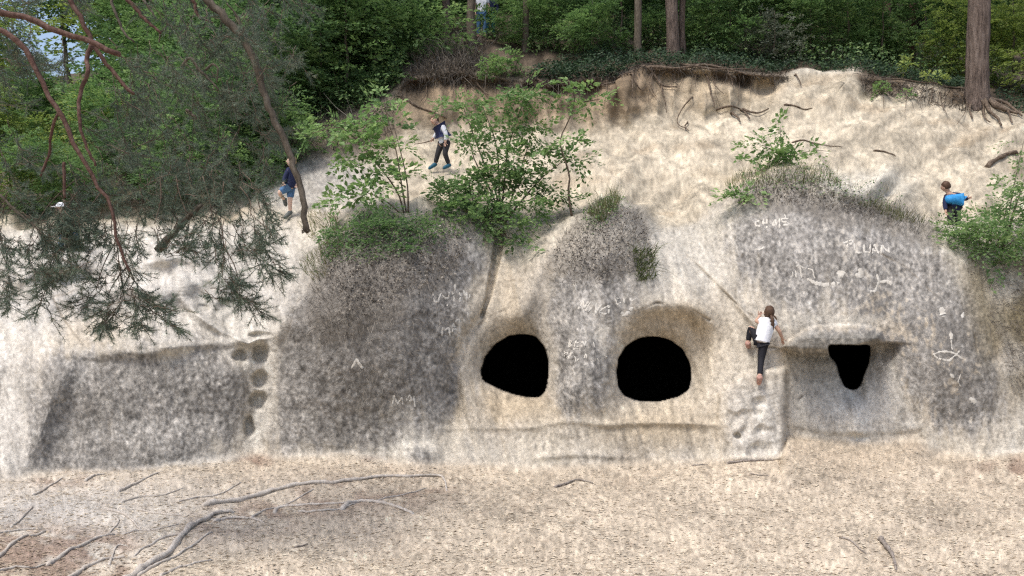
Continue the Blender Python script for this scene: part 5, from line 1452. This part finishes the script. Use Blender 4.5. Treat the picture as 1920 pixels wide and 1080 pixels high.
    for sd in 'LR':
        A, B = J['an' + sd], J['toe' + sd]
        dr = unit(B - A); P3 = np.stack([A + np.array([0, 0, -.0]) * s - dr * .035 * s, A * .6 + B * .4, B * .9 + A * .1, B + dr * .02 * s])
        V5, Q5 = tube_geo(smooth_path(P3, 9), np.array([.040, .050, .050, .047, .044, .044, .042, .036, .022]) * s * 1.05, 10, 0)
        mesh_q("shoe", V5, Q5, mats['shoe'], t)
    return t

def jz(sc, ou, ov, Y, pts):
    """joints given as (x, y, dY) in an enlarged crop of the photo"""
    return {k: AT(ou + p[0] / sc, ov + p[1] / sc, Y + p[2]) for k, p in pts.items()}

# boy walking on the upper slope
Yb = float(S(826, 318)[1]) - .12
J = jz(7.2, 770, 190, Yb, dict(pelvis=(455,545,0), chest=(425,395,-.03), neck=(380,322,-.05), head=(325,270,-.08), shL=(438,355,-.14), elL=(480,450,-.18), wrL=(472,540,-.18), handL=(462,590,-.18), shR=(385,365,.13), elR=(345,445,.16), wrR=(305,505,.12), handR=(280,530,.10),
    hipL=(490,570,-.07), knL=(462,705,-.14), anL=(520,862,-.05), toeL=(445,900,-.16), hipR=(415,570,.08), knR=(368,700,.02), anR=(330,850,.06), toeR=(250,905,-.02)))
pb = person("boy in a pale hooded top with navy chest, walking bent forward on sand", J, (-.8, -.55, -.12), dict(skin=M_SKIN, hair=M_HAIRB, top=M_PALEG, legs=M_DARKG, shoe=M_SHOEB, top_name="hooded_top"), s=.98)
cc = J['chest']; ax_ = unit(J['neck'] - J['chest'])
mesh_q("navy_panel", *skin_mesh([cc * .72 + J["neck"] * .28, cc, cc * .72 + J["pelvis"] * .28], [(0, 1), (1, 2)], [.112, .158, .13], 1), M_NAVY, pb)
mesh_q("hood", *ellipsoid(J['neck'] + np.array([.04, .03, -.02]), np.array([.09, .09, .07]), None, 12, 8), M_WHITE, pb)
hs = J['handR']
V, Q = tube_geo(smooth_path(np.array([hs + np.array([.06, 0, .02]), hs + np.array([-.2, .02, -.05]), hs + np.array([-.42, .03, -.08])]), 10), np.linspace(.014, .008, 10), 6, .1)
tag(link("stick", np_mesh("stick", V, Q), M_ROOTD), "thin stick held by the boy in the pale hooded top", "stick")

# boy behind the hanging dead bough
Yb = float(S(541, 411)[1]) - .1
J = jz(6, 490, 270, Yb, dict(pelvis=(328,470,0), chest=(338,335,-.02), neck=(342,262,0), head=(335,208,-.02), shL=(300,300,-.1), elL=(262,395,-.12), wrL=(245,440,-.18), handL=(240,465,-.22), shR=(378,305,.1), elR=(398,400,.1), wrR=(392,460,-.02), handR=(388,480,-.05),
    hipL=(300,490,-.05), knL=(195,550,-.12), anL=(262,625,.1), toeL=(275,690,.12), hipR=(335,490,.05), knR=(322,640,0), anR=(325,770,.03), toeR=(262,830,-.1)))
person("fair child in a navy jacket and denim shorts, standing behind the broken hanging bough", J, (-.75, -.5, .05), dict(skin=M_SKINP, hair=M_HAIRF, top=M_NAVY, legs=M_DENIM, shoe=M_SHOEG), s=.95, shorts=True)

# girl climbing the rock
def wallY(u, v): return float(S(u, v)[1])
J0 = dict(pelvis=(350,470,-.30), chest=(395,310,-.34), neck=(418,228,-.34), head=(428,172,-.36), shL=(335,255,-.32), elL=(285,255,-.22), wrL=(320,205,-.12), handL=(333,172,-.06), shR=(478,270,-.32), elR=(548,365,-.30), wrR=(580,445,-.2), handR=(584,492,-.1),
    hipL=(305,465,-.28), knL=(222,315,-.22), anL=(195,505,-.14), toeL=(200,545,-.06), hipR=(370,500,-.28), knR=(342,690,-.22), anR=(325,890,-.16), toeR=(318,955,-.05))
J = {}
for k, p in J0.items():
    u, v = 1370 + p[0] / 6, 560 + p[1] / 6
    J[k] = AT(u, v, min(wallY(u, v), 13.75) + p[2])
tl = lambda x, y, d: AT(1370 + x / 6, 560 + y / 6, J['head'][1] + d)
person("girl in a white shirt and black leggings climbing the rock beside the slab", J, (.05, 1, .15), dict(skin=M_SKIN, hair=M_HAIRB, top=M_WHITE, legs=M_BLACK, shoe=M_SHOEP, top_name="shirt", knr=.060, anr=.048), s=.95, hair="ponytail", sleeves=False,
       extra=dict(tails=[([tl(450,180,-.08), tl(468,230,-.14), tl(475,300,-.15), tl(478,355,-.13)], .034), ([tl(470,180,-.07), tl(500,205,-.10), tl(522,245,-.1)], .014)]))

# boy in blue behind the bush
Yb = 15.75
J = jz(9, 1720, 320, Yb, dict(pelvis=(610,640,0), chest=(600,480,-.06), neck=(520,365,-.04), head=(478,290,-.03), shL=(480,440,-.02), elL=(465,570,-.05), wrL=(480,680,-.1), handL=(488,730,-.12), shR=(720,430,.0), elR=(800,480,.05), wrR=(850,470,.12), handR=(880,460,.15),
    hipL=(560,660,-.02), knL=(560,820,-.12), anL=(570,980,-.02), toeL=(540,1010,.05), hipR=(670,660,.02), knR=(680,820,-.08), anR=(690,980,.04), toeR=(670,1010,.12)))
pb = person("boy in a bright blue and navy jacket half hidden by the fresh bush", J, (-.65, .75, -.05), dict(skin=M_SKIN, hair=M_HAIRB, top=M_NAVY, legs=M_DARKG, shoe=M_SHOEG), s=.86)
c_, p_ = J['chest'], J['pelvis']
V, Q = skin_mesh([c_ * .92 + p_ * .08 + np.array([-.10, -.02, 0]), c_ * .92 + p_ * .08 + np.array([.02, -.02, 0]), c_ * .92 + p_ * .08 + np.array([.12, -.02, 0]), c_ * .5 + p_ * .5 + np.array([-.07, -.02, .02]), c_ * .5 + p_ * .5 + np.array([.09, -.02, .02])], [(0, 1), (1, 2), (0, 3), (2, 4)], [.115, .12, .105, .11, .11], 1)
mesh_q("blue_back", V, Q, M_BLUE, pb)

# two walkers on the path above
Pw = FLOOR(903, 25.6)
def standing(P, h, s, dx=0.0, ly=0.0):
    g = lambda x, y, z: P + np.array([x, y, z * h])
    return dict(pelvis=g(0,0,.53), chest=g(0,0,.73), neck=g(0,0,.83), head=g(0,-.02,.92), shL=g(-.17,0,.79), elL=g(-.22,.02,.62), wrL=g(-.2,-.1,.49), handL=g(-.19,-.14,.44), shR=g(.17,0,.79), elR=g(.24,.02,.62), wrR=g(.24,-.08,.49), handR=g(.24,-.1,.44),
        hipL=g(-.09,0,.5), knL=g(-.09+dx,-.04,.28), anL=g(-.10,ly,.055), toeL=g(-.12,ly-.15,.025), hipR=g(.09,0,.5), knR=g(.10,-.06,.28), anR=g(.11,-.05,.055), toeR=g(.13,-.2,.025))
person("walker in a white shirt and jeans beside the slim trunk at the top", standing(Pw, 1.62, 1), (0, -1, 0), dict(skin=M_SKIN, hair=M_HAIRB, top=M_WHITE, legs=M_DENIM, shoe=M_SHOEP, top_name="shirt"), s=1.05, sleeves=False)
Pw2 = FLOOR(919, 26.1)
person("walker in a dark jacket and teal trousers, second from the slim trunk", standing(Pw2, 1.55, 1), (-.5, -.8, 0), dict(skin=M_SKIN, hair=M_HAIRB, top=M_NAVY, legs=M_TEAL, shoe=M_SHOEG), s=1.05)

# person screened by the pine boughs
Yb = 15.4
J = jz(7.716, 60, 360, Yb, dict(pelvis=(545,560,0), chest=(480,400,-.05), neck=(455,325,-.06), head=(432,262,-.08), shL=(430,375,-.12), elL=(420,480,-.15), wrL=(400,560,-.2), handL=(392,600,-.22), shR=(530,385,.12), elR=(590,470,.12), wrR=(610,560,.02), handR=(612,600,-.02),
    hipL=(500,590,-.05), knL=(440,690,-.1), anL=(410,790,0), toeL=(370,820,-.1), hipR=(590,590,.05), knR=(670,720,0), anR=(725,850,.1), toeR=(740,900,.0)))
dz = float(S(113, 466)[1])
person("climber in a white cap and jeans, screened by the hanging pine needles", J, (-.6, -.75, -.1), dict(skin=M_SKIN, hair=M_HAIRB, top=M_DARKG, legs=M_DENIM, shoe=M_SHOEG), s=1.0, cap=M_WHITE)
print("people Y:", dz, "tri total:", sum(len(m.polygons) for m in bpy.data.meshes))
